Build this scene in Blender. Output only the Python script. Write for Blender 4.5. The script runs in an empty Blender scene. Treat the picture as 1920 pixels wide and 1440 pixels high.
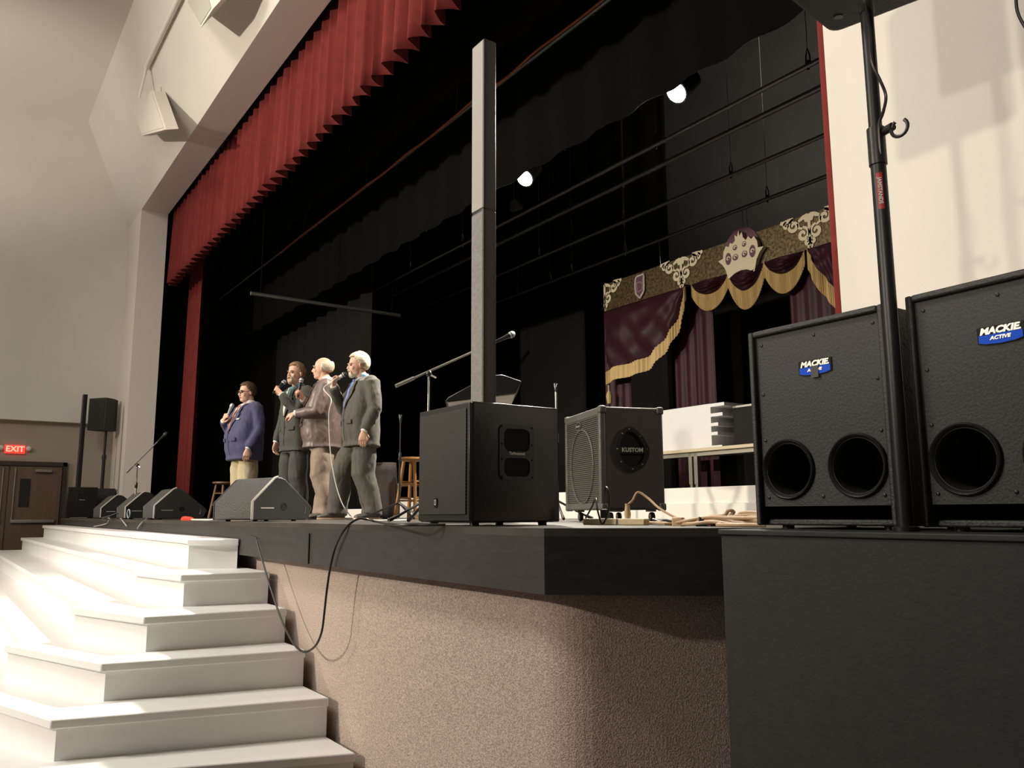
import bpy, math, random
from mathutils import Vector, Matrix, noise
random.seed(7)
PI = math.pi
sc = bpy.context.scene
COL = sc.collection

# ---------------------------------------------------------------- camera
H = 1.45                       # stage floor above the hall floor
EYE = Vector((0, 0, H + .054))
FPX = 1550.0                   # focal length in pixels of the 1920 px frame
YAW, PITCH, ROLL = math.radians(145.6), math.atan(243 / FPX), math.radians(.2)
FWD = Vector((math.cos(YAW) * math.cos(PITCH), math.sin(YAW) * math.cos(PITCH), math.sin(PITCH)))
R0 = Vector((math.sin(YAW), -math.cos(YAW), 0)); U0 = R0.cross(FWD)
RGT = R0 * math.cos(ROLL) - U0 * math.sin(ROLL)
UPV = RGT.cross(FWD)
cam = bpy.data.cameras.new('camera'); cam.sensor_width = 36; cam.sensor_fit = 'HORIZONTAL'
cam.lens = 36 * FPX / 1920; cam.clip_start = .05; cam.clip_end = 200
co = bpy.data.objects.new('camera', cam); COL.objects.link(co)
mw = Matrix((RGT, UPV, -FWD)).transposed().to_4x4(); mw.translation = EYE
co.matrix_world = mw
sc.camera = co

# ---------------------------------------------------------------- world, exposure, big lights
sc.view_settings.view_transform = 'Standard'; sc.view_settings.look = 'None'
sc.view_settings.exposure = 0.0; sc.view_settings.gamma = 1.0
sc.cycles.max_bounces = 6; sc.cycles.diffuse_bounces = 4; sc.cycles.glossy_bounces = 3
sc.cycles.sample_clamp_indirect = 4.0
wd = bpy.data.worlds.new('hall_ambient'); sc.world = wd; wd.use_nodes = True
wd.node_tree.nodes['Background'].inputs[0].default_value = (1, .95, .88, 1)
wd.node_tree.nodes['Background'].inputs[1].default_value = .10

def spot(name, loc, target, watts, cone, blend=.4, col=(1, .89, .75), rad=.22):
    l = bpy.data.lights.new(name, 'SPOT'); l.energy = watts; l.spot_size = math.radians(cone)
    l.spot_blend = blend; l.color = col; l.shadow_soft_size = rad
    o = bpy.data.objects.new(name, l); COL.objects.link(o); o.location = loc
    d = Vector(target) - Vector(loc); o.rotation_euler = d.to_track_quat('-Z', 'Y').to_euler()
    return o
def area(name, loc, target, watts, size, col=(1, .88, .72)):
    l = bpy.data.lights.new(name, 'AREA'); l.energy = watts; l.size = size; l.color = col
    o = bpy.data.objects.new(name, l); COL.objects.link(o); o.location = loc
    d = Vector(target) - Vector(loc); o.rotation_euler = d.to_track_quat('-Z', 'Y').to_euler()
    return o
# front-of-house stage wash from the back of the hall
spot('stage_wash_spot', (-9.4, -12, 6.2), (-9.3, 3.5, 2.6), 6900, 74, .9)
spot('stage_wash_spot', (-14.5, -9, 6.4), (-8.0, 3.4, 2.2), 2600, 44, .8)
# spots on the front wall at the side of the stage (throw the shadows of the speakers on poles)
spot('side_wall_spot', (-.3, -10, 2.35), (-1.5, 3.3, 3.3), 1300, 14, .35)
spot('side_wall_spot', (1.85, -10, 4.6), (-1.5, 3.3, 3.3), 2100, 14, .4)
# unseen area lights added over the audience as fill for walls and treads
area('house_fill', (-11, -8, 9.3), (-13, 0, 3), 330, 5.0, (1, .94, .84))
area('house_fill', (-6.4, -3.2, 9.4), (-5.6, .3, 0), 800, 3.0, (1, .95, .87))
spot('ceiling_bounce_fill', (-13.5, -4.5, 3.0), (-17.0, .1, 9.65), 1450, 48, .9, (1, .94, .84), .5)  # unseen spot added in place of light bounced onto the ceiling
spot('back_wall_fill', (-4.6, 6.9, 6.6), (-7.6, 11.2, 8.8), 420, 85, .9, (1, .92, .8), .2)  # added fill without a fixture, lifts the grey upper back wall
# unseen fill added in the right-hand wing to brighten the amplifier's side
spot('wing_fill', (-.6, 7.2, 4.2), (-4.6, 4.2, 1.7), 300, 40, .6, (1, .88, .72))

# ---------------------------------------------------------------- from a picture point to the place
def ray(x, y): return FWD + RGT * ((x - 960) / FPX) - UPV * ((y - 720) / FPX)
def at_d(x, y, d):
    r = ray(x, y); return EYE + r * (d / (r.x * math.cos(YAW) + r.y * math.sin(YAW)))
def at_y(x, y, Y): r = ray(x, y); return EYE + r * (Y / r.y)
def at_x(x, y, X): r = ray(x, y); return EYE + r * (X / r.x)
def at_z(x, y, z): r = ray(x, y); return EYE + r * ((z - EYE.z) / r.z)

# ---------------------------------------------------------------- materials
def lin(c):
    return c / 12.92 if c <= .04045 else ((c + .055) / 1.055) ** 2.4
def hx(s): return tuple(lin(int(s[i:i + 2], 16) / 255) for i in (0, 2, 4)) + (1,)
def mat(name, col, rough=.6, metal=0, bump=0, bscale=40, vary=0, vscale=6, emit=None, estr=1, sheen=0, spec=.5, stretch=None):
    m = bpy.data.materials.new(name); m.use_nodes = True
    nt = m.node_tree; b = nt.nodes['Principled BSDF']
    c = hx(col) if isinstance(col, str) else tuple(col) + (1,)
    b.inputs['Base Color'].default_value = c; b.inputs['Roughness'].default_value = rough
    b.inputs['Metallic'].default_value = metal; b.inputs['Specular IOR Level'].default_value = spec
    if sheen: b.inputs['Sheen Weight'].default_value = sheen; b.inputs['Sheen Roughness'].default_value = .4
    if bump or vary:
        tc = nt.nodes.new('ShaderNodeTexCoord'); src = tc.outputs['Object']
        if stretch:
            mp = nt.nodes.new('ShaderNodeMapping'); mp.inputs['Scale'].default_value = stretch
            nt.links.new(src, mp.inputs[0]); src = mp.outputs[0]
    if vary:
        n = nt.nodes.new('ShaderNodeTexNoise'); n.inputs['Scale'].default_value = vscale; n.inputs['Detail'].default_value = 5
        nt.links.new(src, n.inputs['Vector'])
        r = nt.nodes.new('ShaderNodeValToRGB'); e = r.color_ramp.elements
        e[0].position = .3; e[1].position = .7
        e[0].color = tuple(v * (1 - vary) for v in c[:3]) + (1,); e[1].color = tuple(min(1, v * (1 + vary)) for v in c[:3]) + (1,)
        nt.links.new(n.outputs[0], r.inputs[0]); nt.links.new(r.outputs[0], b.inputs['Base Color'])
    if bump:
        n2 = nt.nodes.new('ShaderNodeTexNoise'); n2.inputs['Scale'].default_value = bscale; n2.inputs['Detail'].default_value = 3
        nt.links.new(src, n2.inputs['Vector'])
        bp = nt.nodes.new('ShaderNodeBump'); bp.inputs['Strength'].default_value = bump; bp.inputs['Distance'].default_value = .01
        nt.links.new(n2.outputs[0], bp.inputs['Height']); nt.links.new(bp.outputs[0], b.inputs['Normal'])
    if emit:
        b.inputs['Emission Color'].default_value = hx(emit) if isinstance(emit, str) else tuple(emit) + (1,)
        b.inputs['Emission Strength'].default_value = estr
    return m
def grille_mat(name, col, hole, k1, k2):
    """perforated sheet: round holes on a staggered grid"""
    m = mat(name, col, .45, .3); nt = m.node_tree; b = nt.nodes['Principled BSDF']
    tc = nt.nodes.new('ShaderNodeTexCoord'); sx = nt.nodes.new('ShaderNodeSeparateXYZ'); nt.links.new(tc.outputs['Object'], sx.inputs[0])
    def mth(op, a, c=None):
        n = nt.nodes.new('ShaderNodeMath'); n.operation = op
        for i, v in enumerate((a, c)):
            if v is None: continue
            if isinstance(v, (int, float)): n.inputs[i].default_value = v
            else: nt.links.new(v, n.inputs[i])
        return n.outputs[0]
    u = mth('SINE', mth('MULTIPLY', sx.outputs[0], k1)); w = mth('SINE', mth('MULTIPLY', sx.outputs[2], k2))
    h = mth('GREATER_THAN', mth('MULTIPLY', u, w), .12)
    mx = nt.nodes.new('ShaderNodeMix'); mx.data_type = 'RGBA'
    mx.inputs['A'].default_value = hx(col); mx.inputs['B'].default_value = hx(hole)
    nt.links.new(h, mx.inputs['Factor']); nt.links.new(mx.outputs['Result'], b.inputs['Base Color'])
    return m
def speckle_mat(name, a, b_, scale, bump, rough=.9, c3=None):
    m = mat(name, a, rough, bump=bump, bscale=scale); nt = m.node_tree; b = nt.nodes['Principled BSDF']
    tc = nt.nodes.new('ShaderNodeTexCoord'); n = nt.nodes.new('ShaderNodeTexNoise'); n.inputs['Scale'].default_value = scale; n.inputs['Detail'].default_value = 2
    nt.links.new(tc.outputs['Object'], n.inputs['Vector'])
    r = nt.nodes.new('ShaderNodeValToRGB'); e = r.color_ramp.elements
    e[0].position = .38; e[0].color = hx(a); e[1].position = .62; e[1].color = hx(b_)
    if c3: x = e.new(.7); x.color = hx(c3)
    nt.links.new(n.outputs[0], r.inputs[0]); nt.links.new(r.outputs[0], b.inputs['Base Color'])
    return m

MT = dict(
    cream=mat('cream_wall_paint', (.69, .655, .585), .75, bump=.05, bscale=60, vary=.03, vscale=1.2),
    jamb=mat('off_white_paint', (.72, .67, .60), .7, bump=.04, bscale=60),
    sidewall=mat('white_front_wall', (.68, .645, .575), .7, bump=.05, bscale=80, vary=.02, vscale=2),
    tan=mat('tan_lower_wall', (.36, .31, .25), .8, bump=.05, bscale=60, vary=.04, vscale=2),
    ceil=mat('ceiling_paint', (.70, .66, .59), .8, bump=.04, bscale=30),
    hallfloor=speckle_mat('hall_carpet', '4a3f37', '6a5c50', 90, .3),
    carpet=speckle_mat('stage_front_carpet', '92837a', 'c6b3a5', 190, .5, .95),
    blackboard=mat('black_painted_board', (.019, .0178, .016), .5, bump=.12, bscale=14, vary=.35, vscale=9, stretch=(1, 1, 3)),
    riserbox=mat('black_riser_paint', (.014, .0137, .0125), .65, bump=.1, bscale=70, vary=.2, vscale=20),
    stagefloor=mat('black_stage_floor', (.055, .05, .044), .3, bump=.06, bscale=12, vary=.35, vscale=3),
    blackroom=mat('black_stage_wall', (.006, .0057, .0052), .9, vary=.2, vscale=2),
    hazecloth=mat('haze_lifted_black_cloth', (.013, .012, .011), .95, bump=.1, bscale=60, spec=.1),  # haze over the rear blacks is put into this paler cloth colour
    backwall=mat('grey_back_wall', (.11, .105, .098), .85, vary=.15, vscale=.8),
    greysteel=mat('dark_grey_ceiling_steel', (.20, .19, .175), .7),
    white=mat('white_step_paint', (.77, .765, .745), .42, bump=.03, bscale=30, vary=.015, vscale=8),
    whiteplat=mat('white_platform_paint', (.90, .86, .78), .6, bump=.02, bscale=20),
    velvet=mat('red_velvet', (.17, .024, .02), .85, bump=.15, bscale=150, vary=.12, vscale=9, sheen=.06, spec=.2),
    blackcloth=mat('black_masking_cloth', (.0045, .0042, .0039), .95, bump=.1, bscale=60, spec=.1),
    burgundy=mat('burgundy_satin', (.036, .010, .016), .5, bump=.05, bscale=40, vary=.12, vscale=5, spec=.16),
    fringe=mat('gold_fringe_thread', (.62, .45, .19), .65, bump=.5, bscale=60, stretch=(60, 60, 1.5), vary=.18, vscale=2),
    cream_cut=mat('cream_cutout_board', (.62, .54, .38), .6),
    purple=mat('purple_board', (.10, .03, .055), .6),
    silver=mat('silver_glitter_trim', (.55, .50, .47), .4, .3, bump=.5, bscale=200),
    spk=mat('black_textured_cabinet', (.022, .0215, .020), .55, bump=.3, bscale=110, vary=.25, vscale=120),
    spkpanel=mat('black_stippled_baffle', (.026, .026, .0235), .65, bump=.25, bscale=120, vary=.3, vscale=110),
    satin=mat('black_satin_plastic', (.015, .015, .014), .32, bump=.06, bscale=90),
    tbcab=mat('black_lacquer_cabinet', (.013, .011, .010), .22, bump=.03, bscale=60),
    dark=mat('dark_opening', (.003, .003, .003), .9),
    steel=mat('black_powder_steel', (.018, .018, .018), .38, .4),
    chrome=mat('chrome', (.70, .68, .64), .22, 1),
    dullmetal=mat('dull_grey_metal', (.34, .33, .30), .42, .8),
    pipe=mat('painted_black_pipe', (.15, .145, .135), .28, .6),
    blue=mat('blue_badge_enamel', (.004, .075, .60), .5, spec=.15),
    badgeblack=mat('black_badge', (.004, .004, .004), .5, spec=.15),
    letter=mat('silver_lettering', (.75, .73, .66), .35, .2),
    lettergrey=mat('pale_grey_lettering', (.45, .44, .41), .5),
    tape=mat('dark_grey_tape', (.05, .05, .046), .6),
    redlabel=mat('red_label', (.28, .015, .015), .5),
    column=mat('dark_grey_column_shell', (.055, .05, .046), .42, bump=.02, bscale=50),
    columngrille=mat('pale_column_grille', (.38, .36, .32), .5, .1, bump=.3, bscale=400),
    wedge=mat('textured_black_wedge', (.045, .044, .041), .55, bump=.6, bscale=90, vary=.3, vscale=80),
    wedgeside=mat('smooth_black_wedge_side', (.018, .0175, .0165), .45),
    kust=mat('charcoal_vinyl', (.075, .062, .052), .5, bump=.08, bscale=160),
    kustedge=mat('grey_vinyl_trim', (.10, .098, .085), .5, bump=.3, bscale=120),
    kustgrille=mat('dark_ribbed_grille', (.11, .105, .09), .45, .3),
    wood=mat('blond_stool_wood', (.58, .30, .10), .4, bump=.05, bscale=20, vary=.15, vscale=6, stretch=(4, 4, .6)),
    darkwood=mat('brown_stool_wood', (.20, .11, .05), .45, vary=.15, vscale=6),
    doorwood=mat('brown_door_veneer', (.13, .085, .055), .45, vary=.12, vscale=3, stretch=(6, 6, .5)),
    doorglass=mat('dark_wired_glass', (.02, .02, .02), .12),
    bronze=mat('bronze_door_frame', (.06, .045, .035), .45, .5),
    exit=mat('exit_sign_face', (.7, .05, .02), .5, emit=(1, .05, .03), estr=1.1),
    exitletter=mat('exit_sign_lettering', (.9, .5, .4), .5, emit=(1, .42, .3), estr=1.2),
    tancord=mat('tan_extension_cord', (.50, .33, .19), .55),
    beige=mat('beige_power_strip', (.60, .46, .26), .5),
    blackcord=mat('black_cable', (.012, .011, .010), .4),
    greycord=mat('grey_cable', (.30, .28, .25), .5),
    whitecord=mat('white_microphone_cable', (.70, .66, .58), .5),
    orangecord=mat('orange_cable', (.30, .075, .03), .6),
    redplug=mat('red_plug', (.75, .05, .03), .4),
    drape=mat('grey_brown_cloth', (.16, .135, .12), .85, vary=.15, vscale=6),
    tabletop=mat('pale_table_top', (.62, .52, .36), .45),
    tableleg=mat('grey_table_leg', (.33, .31, .25), .4, .5),
    lens=mat('lit_lamp_lens', (1, 1, 1), .3, emit=(1, .95, .86), estr=80),
    globe=mat('grey_glass_globe', (.16, .16, .16), .2),
    boxwhite=mat('white_speaker_box', (.74, .70, .62), .6),
    boxgrey=mat('pale_grey_grille_cloth', (.46, .44, .37), .7),
    skin=mat('skin', (.72, .44, .31), .5, vary=.06, vscale=14),
    eye=mat('eye', (.10, .07, .05), .3),
    lip=mat('lips', (.42, .13, .10), .5),
)
def gold_glitter():
    m = mat('gold_sequin_board', (.13, .09, .03), .42, .5); nt = m.node_tree; b = nt.nodes['Principled BSDF']
    tc = nt.nodes.new('ShaderNodeTexCoord')
    n = nt.nodes.new('ShaderNodeTexNoise'); n.inputs['Scale'].default_value = 26; n.inputs['Detail'].default_value = 9; n.inputs['Roughness'].default_value = .8
    nt.links.new(tc.outputs['Object'], n.inputs['Vector'])
    r = nt.nodes.new('ShaderNodeValToRGB'); e = r.color_ramp.elements
    e[0].position = .42; e[0].color = (.022, .014, .004, 1); e[1].position = .64; e[1].color = (.22, .16, .062, 1)
    nt.links.new(n.outputs[0], r.inputs[0]); nt.links.new(r.outputs[0], b.inputs['Base Color'])
    v = nt.nodes.new('ShaderNodeTexVoronoi'); v.inputs['Scale'].default_value = 90
    nt.links.new(tc.outputs['Object'], v.inputs['Vector'])
    bp = nt.nodes.new('ShaderNodeBump'); bp.inputs['Strength'].default_value = .9; bp.inputs['Distance'].default_value = .02
    nt.links.new(v.outputs['Color'], bp.inputs['Height']); nt.links.new(bp.outputs[0], b.inputs['Normal'])
    return m
MT['gold'] = gold_glitter()
MT['tbgrille'] = grille_mat('perforated_steel_grille', '3c3a35', '050505', 2 * PI / .0150, 2 * PI / .0150)

# ---------------------------------------------------------------- mesh helpers
class MB:
    def __init__(s): s.v = []; s.f = []
    def add(s, vs, fs):
        o = len(s.v); s.v += [tuple(p) for p in vs]; s.f += [tuple(i + o for i in f) for f in fs]; return s
    def box(s, c, d, rz=0, m=None):
        x, y, z = (q / 2 for q in d)
        P = [Vector((a * x, b * y, e * z)) for e in (-1, 1) for a, b in ((-1, -1), (1, -1), (1, 1), (-1, 1))]
        if rz: P = [Matrix.Rotation(rz, 3, 'Z') @ p for p in P]
        if m: P = [m @ p for p in P]
        return s.add([p + Vector(c) for p in P], [(3, 2, 1, 0), (4, 5, 6, 7), (0, 1, 5, 4), (1, 2, 6, 5), (2, 3, 7, 6), (3, 0, 4, 7)])
    def bx(s, x0, x1, y0, y1, z0, z1):
        return s.box(((x0 + x1) / 2, (y0 + y1) / 2, (z0 + z1) / 2), (abs(x1 - x0), abs(y1 - y0), abs(z1 - z0)))
    def loft(s, rings, cap=True):
        n = len(rings[0]); vs = [p for r in rings for p in r]
        fs = [(i * n + j, i * n + (j + 1) % n, (i + 1) * n + (j + 1) % n, (i + 1) * n + j) for i in range(len(rings) - 1) for j in range(n)]
        if cap: fs += [tuple(range(n - 1, -1, -1)), tuple((len(rings) - 1) * n + j for j in range(n))]
        return s.add(vs, fs)
    def tube(s, pts, r, n=8, cap=True):
        pts = [Vector(p) for p in pts]; k = len(pts)
        rs = r if isinstance(r, (list, tuple)) else [r] * k
        t0 = (pts[1] - pts[0]).normalized(); a = t0.orthogonal().normalized(); rings = []
        for i, p in enumerate(pts):
            t = (pts[min(i + 1, k - 1)] - pts[max(i - 1, 0)])
            t = t.normalized() if t.length > 1e-9 else t0
            a = (a - t * a.dot(t)); a = a.normalized() if a.length > 1e-6 else t.orthogonal().normalized()
            b = t.cross(a)
            rings.append([p + (a * math.cos(2 * PI * j / n) + b * math.sin(2 * PI * j / n)) * rs[i] for j in range(n)])
        return s.loft(rings, cap)
    def lathe(s, prof, c=(0, 0, 0), n=24, m=None, cap=False):
        m = m or Matrix.Identity(3); c = Vector(c)
        return s.loft([[c + m @ Vector((r * math.cos(2 * PI * j / n), r * math.sin(2 * PI * j / n), z)) for j in range(n)] for r, z in prof], cap)
    def ell(s, c, r, m=None, nu=16, nv=10):
        m = m or Matrix.Identity(3); c = Vector(c); vs = [c + m @ Vector((0, 0, -r[2]))]
        for i in range(1, nv):
            t = -PI / 2 + PI * i / nv
            vs += [c + m @ Vector((r[0] * math.cos(t) * math.cos(2 * PI * j / nu), r[1] * math.cos(t) * math.sin(2 * PI * j / nu), r[2] * math.sin(t))) for j in range(nu)]
        vs.append(c + m @ Vector((0, 0, r[2]))); L = len(vs) - 1
        fs = [(0, 1 + (j + 1) % nu, 1 + j) for j in range(nu)]
        for i in range(nv - 2):
            o = 1 + i * nu; fs += [(o + j, o + (j + 1) % nu, o + nu + (j + 1) % nu, o + nu + j) for j in range(nu)]
        o = 1 + (nv - 2) * nu; fs += [(o + j, o + (j + 1) % nu, L) for j in range(nu)]
        return s.add(vs, fs)
    def prism(s, poly, a, b, m=None):
        """extrude a polygon (u,v) from w=a to w=b; m maps (u,v,w) to space"""
        m = m or (lambda u, v, w: (u, v, w)); n = len(poly)
        ar = sum(poly[i][0] * poly[(i + 1) % n][1] - poly[(i + 1) % n][0] * poly[i][1] for i in range(n))
        if ar < 0: poly = poly[::-1]
        vs = [m(u, v, a) for u, v in poly] + [m(u, v, b) for u, v in poly]
        return s.add(vs, [tuple(range(n - 1, -1, -1)), tuple(range(n, 2 * n))] + [(i, (i + 1) % n, n + (i + 1) % n, n + i) for i in range(n)])
    def grid(s, fn, nu, nv):
        vs = [fn(i / nu, j / nv) for j in range(nv + 1) for i in range(nu + 1)]
        return s.add(vs, [(j * (nu + 1) + i, j * (nu + 1) + i + 1, (j + 1) * (nu + 1) + i + 1, (j + 1) * (nu + 1) + i) for j in range(nv) for i in range(nu)])
    def mesh(s, name, smooth=40):
        me = bpy.data.meshes.new(name); me.from_pydata(s.v, [], s.f); me.validate()
        if smooth:
            me.polygons.foreach_set('use_smooth', [True] * len(me.polygons)); me.set_sharp_from_angle(angle=math.radians(smooth))
        return me
    def build(s, name, m, parent=None, smooth=40, bevel=0, thick=0, sub=0, loc=None, rz=0):
        o = bpy.data.objects.new(name, s.mesh(name, smooth)); COL.objects.link(o)
        o.data.materials.append(MT[m] if isinstance(m, str) else m)
        if parent: o.parent = parent
        if loc is not None: o.location = loc
        if rz: o.rotation_euler.z = rz
        if thick: k = o.modifiers.new('thick', 'SOLIDIFY'); k.thickness = thick; k.offset = 0
        if bevel: k = o.modifiers.new('bevel', 'BEVEL'); k.width = bevel; k.segments = 2; k.limit_method = 'ANGLE'; k.angle_limit = math.radians(50)
        if sub: k = o.modifiers.new('sub', 'SUBSURF'); k.levels = sub; k.render_levels = sub
        return o
def baked(o):
    """the mesh of o with its modifiers applied"""
    dg = bpy.context.evaluated_depsgraph_get(); return bpy.data.meshes.new_from_object(o.evaluated_get(dg))
def remeshed(mb, name, m, parent, voxel, smooth_n=4, wrinkle=0, wscale=(9, 9, 4)):
    t = bpy.data.objects.new('tmp', mb.mesh('tmp', 0)); COL.objects.link(t)
    k = t.modifiers.new('r', 'REMESH'); k.mode = 'VOXEL'; k.voxel_size = voxel
    if smooth_n: k = t.modifiers.new('s', 'SMOOTH'); k.factor = .5; k.iterations = smooth_n
    me = baked(t); me.name = name; bpy.data.objects.remove(t)
    if wrinkle:
        ns = [v.normal.copy() for v in me.vertices]
        for v, nn in zip(me.vertices, ns):
            q = Vector((v.co.x * wscale[0], v.co.y * wscale[1], v.co.z * wscale[2] + v.co.x * 5))
            v.co += nn * (noise.noise(q) * wrinkle + abs(noise.noise(q * 2.3)) * wrinkle * .6)
    me.polygons.foreach_set('use_smooth', [True] * len(me.polygons))
    me.materials.clear(); me.materials.append(MT[m] if isinstance(m, str) else m)
    o = bpy.data.objects.new(name, me); COL.objects.link(o); o.parent = parent
    return o
def cut(o, cutters):
    """boolean holes"""
    for i, mb in enumerate(cutters):
        t = bpy.data.objects.new('tmp', mb.mesh('tmp', 0)); COL.objects.link(t); t.parent = o.parent; t.location = o.location
        k = o.modifiers.new('cut', 'BOOLEAN'); k.operation = 'DIFFERENCE'; k.object = t; k.solver = 'EXACT'
        bpy.context.view_layer.update(); me = baked(o); o.modifiers.clear(); o.data = me; bpy.data.objects.remove(t)
    me = o.data; me.polygons.foreach_set('use_smooth', [True] * len(me.polygons)); me.set_sharp_from_angle(angle=math.radians(30))
    return o
def tag(o, label, cat, group=None):
    o['label'] = label; o['category'] = cat
    if group: o['group'] = group
    return o
def thing(name, label, cat, loc=(0, 0, 0), rz=0, group=None):
    o = bpy.data.objects.new(name, None); COL.objects.link(o); o.empty_display_size = .1
    o.location = loc; o.rotation_euler.z = rz
    return tag(o, label, cat, group)
def struct(name, mb, m, bevel=0, smooth=30, thick=0):
    o = mb.build(name, m, None, smooth, bevel, thick); o['kind'] = 'structure'; return o
def kids(o): return [c for c in COL.objects if c.parent == o]
def dup(root, loc, rz, label, group=None):
    r = root.copy(); COL.objects.link(r); r.location = loc; r.rotation_euler.z = rz; r['label'] = label
    if group: r['group'] = group
    for ch in kids(root):
        c = ch.copy(); COL.objects.link(c); c.parent = r
        for g in kids(ch):
            d = g.copy(); COL.objects.link(d); d.parent = c
    return r
def text(body, size, m, parent, loc, rot, name='lettering', ext=.001, shear=0, bold=0, sx=1, align='CENTER'):
    cu = bpy.data.curves.new(name, 'FONT'); cu.body = body; cu.size = size; cu.extrude = ext; cu.align_x = align; cu.align_y = 'CENTER'
    cu.shear = shear; cu.offset = bold; cu.resolution_u = 3
    t = bpy.data.objects.new('tmp', cu); COL.objects.link(t); me = baked(t); bpy.data.objects.remove(t)
    me.materials.clear(); me.materials.append(MT[m])
    o = bpy.data.objects.new(name, me); COL.objects.link(o); o.parent = parent; o.location = loc; o.rotation_euler = rot; o.scale = (sx, 1, 1)
    return o
def rrect(w, h, r, n=5, cx=0, cy=0):
    P = []
    for (sx, sy, a0) in ((1, 1, 0), (-1, 1, 90), (-1, -1, 180), (1, -1, 270)):
        for i in range(n + 1):
            a = math.radians(a0 + 90 * i / n); P.append((cx + sx * (w / 2 - r) + r * math.cos(a), cy + sy * (h / 2 - r) + r * math.sin(a)))
    return P
def circ(r, n=28, cx=0, cy=0): return [(cx + r * math.cos(2 * PI * i / n), cy + r * math.sin(2 * PI * i / n)) for i in range(n)]
def smoothpts(P, k=6):
    """Catmull-Rom through the points"""
    P = [Vector(p) for p in P]; out = []
    for i in range(len(P) - 1):
        a, b, c, d = P[max(i - 1, 0)], P[i], P[i + 1], P[min(i + 2, len(P) - 1)]
        for j in range(k):
            t = j / k; out.append(.5 * ((2 * b) + (c - a) * t + (2 * a - 5 * b + 4 * c - d) * t * t + (3 * b - a - 3 * c + d) * t ** 3))
    return out + [P[-1]]
FRONT = lambda u, v, w: (u, -w, v)          # (u right, v up, w out of a face that looks to -Y)
def front_at(y0): return lambda u, v, w: (u, y0 - w, v)
def side_at(x0): return lambda u, v, w: (x0 + w, u, v)   # a face that looks to +X

# ================================================================ the setting
XL, XJL, XJR = -18.4, -17.1, -2.17          # left hall wall, left and right edge of the stage opening
YO, YI, ZB = 2.8, 3.3, 7.5                  # front and back of the opening's frame, underside of the beam
struct('floor', MB().bx(XL - .3, 7, -17, 2.2, -.1, 0), 'hallfloor')
struct('ceiling', MB().bx(XL - .2, 7, -17, 1.87, 9.65, 9.8), 'ceil')
struct('wall_left', MB().bx(XL - .2, XL, -17, YO, 3.32, 9.65), 'cream')
struct('wall_left_lower', MB().bx(XL - .4, XL - .15, -17, 3.3, 0, 3.32), 'tan')
struct('wall_front_left', MB().bx(XL - .2, XJL, YO, YI, 0, 9.65), 'jamb')
struct('wall_front_beam', MB().bx(XJL, 7, YO, YI, ZB, 9.65), 'jamb')
struct('wall_front_slope', MB().prism([(YO, ZB), (YO, ZB + .3), (2.0, 9.75), (1.87, 9.65)], XL, 7, lambda u, v, w: (w, u, v)), 'cream')
struct('wall_right', MB().bx(XJR, 7, YI, YI + .25, 0, ZB + .1), 'sidewall')
# stage shell
struct('wall_back', MB().bx(-21, 3, 11.2, 11.4, 0, 11), 'backwall')
struct('wall_stage_left', MB().bx(-20.9, -20.7, 3.3, 11.2, 0, 11), 'blackroom')
struct('wall_stage_right', MB().bx(1.8, 2.0, 3.55, 11.2, 0, 11), 'blackroom')
cl = MB().bx(-21, 2.2, 3.3, 11.3, 9.9, 10.1)
for y in (5.6, 6.8, 8.0, 9.2, 10.4): cl.bx(-21, 2, y, y + .18, 9.5, 9.95)
struct('ceiling_stage', cl, 'greysteel')
# stage platform: top boards, black fascia, carpeted front set back under it
edge = [(-18.35, 2.75), (-18.0, 2.35), (-17.6, 1.87), (-2.495, 1.85), (-1.96, 2.49), (-1.96, 3.3)]
top = edge + [(1.7, 3.3), (1.7, 11.2), (-20.7, 11.2), (-20.7, 3.3), (-18.35, 3.3)]
struct('stage_floor', MB().prism(top, H - .03, H), 'stagefloor')
def offset(P, d):
    out = []
    for i, p in enumerate(P):
        a = Vector(P[max(i - 1, 0)]); b = Vector(p); c = Vector(P[min(i + 1, len(P) - 1)])
        n1 = (b - a) if i else (c - b); n2 = (c - b) if i < len(P) - 1 else (b - a)
        n1 = Vector((-n1.y, n1.x)).normalized(); n2 = Vector((-n2.y, n2.x)).normalized()
        n = (n1 + n2).normalized(); out.append(tuple(b + n * (d / max(.3, n.dot(n1)))))
    return out
def band(P, d0, d1, z0, z1):
    A, B = offset(P, d0), offset(P, d1); m = MB()
    for i in range(len(P) - 1):
        m.prism([A[i], A[i + 1], B[i + 1], B[i]], z0, z1)
    return m
struct('trim_stage_lip', band(edge, 0, .06, H - .24, H - .03), 'blackboard')
ce = offset(edge, .125)
rc = []                                        # the carpet turns the corner in a soft curve
for i, p in enumerate(ce):
    if i == 3:
        a, b, c = Vector(ce[2]), Vector(p), Vector(ce[4])
        u, w = (a - b).normalized() * .14, (c - b).normalized() * .14
        rc += [tuple(b + u * (1 - t) ** 2 + w * t ** 2) for t in [j / 8 for j in range(9)]]
    else: rc.append(p)
struct('wall_stage_front', band(rc, 0, .12, 0, H - .03), 'carpet', smooth=60)
sm = MB()
x = at_y(580, 1000, 1.85).x
sm.bx(x - .006, x + .006, 1.846, 1.852, H - .24, H - .06)
o = struct('trim_stage_lip_seam', sm, 'dark')

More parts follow.
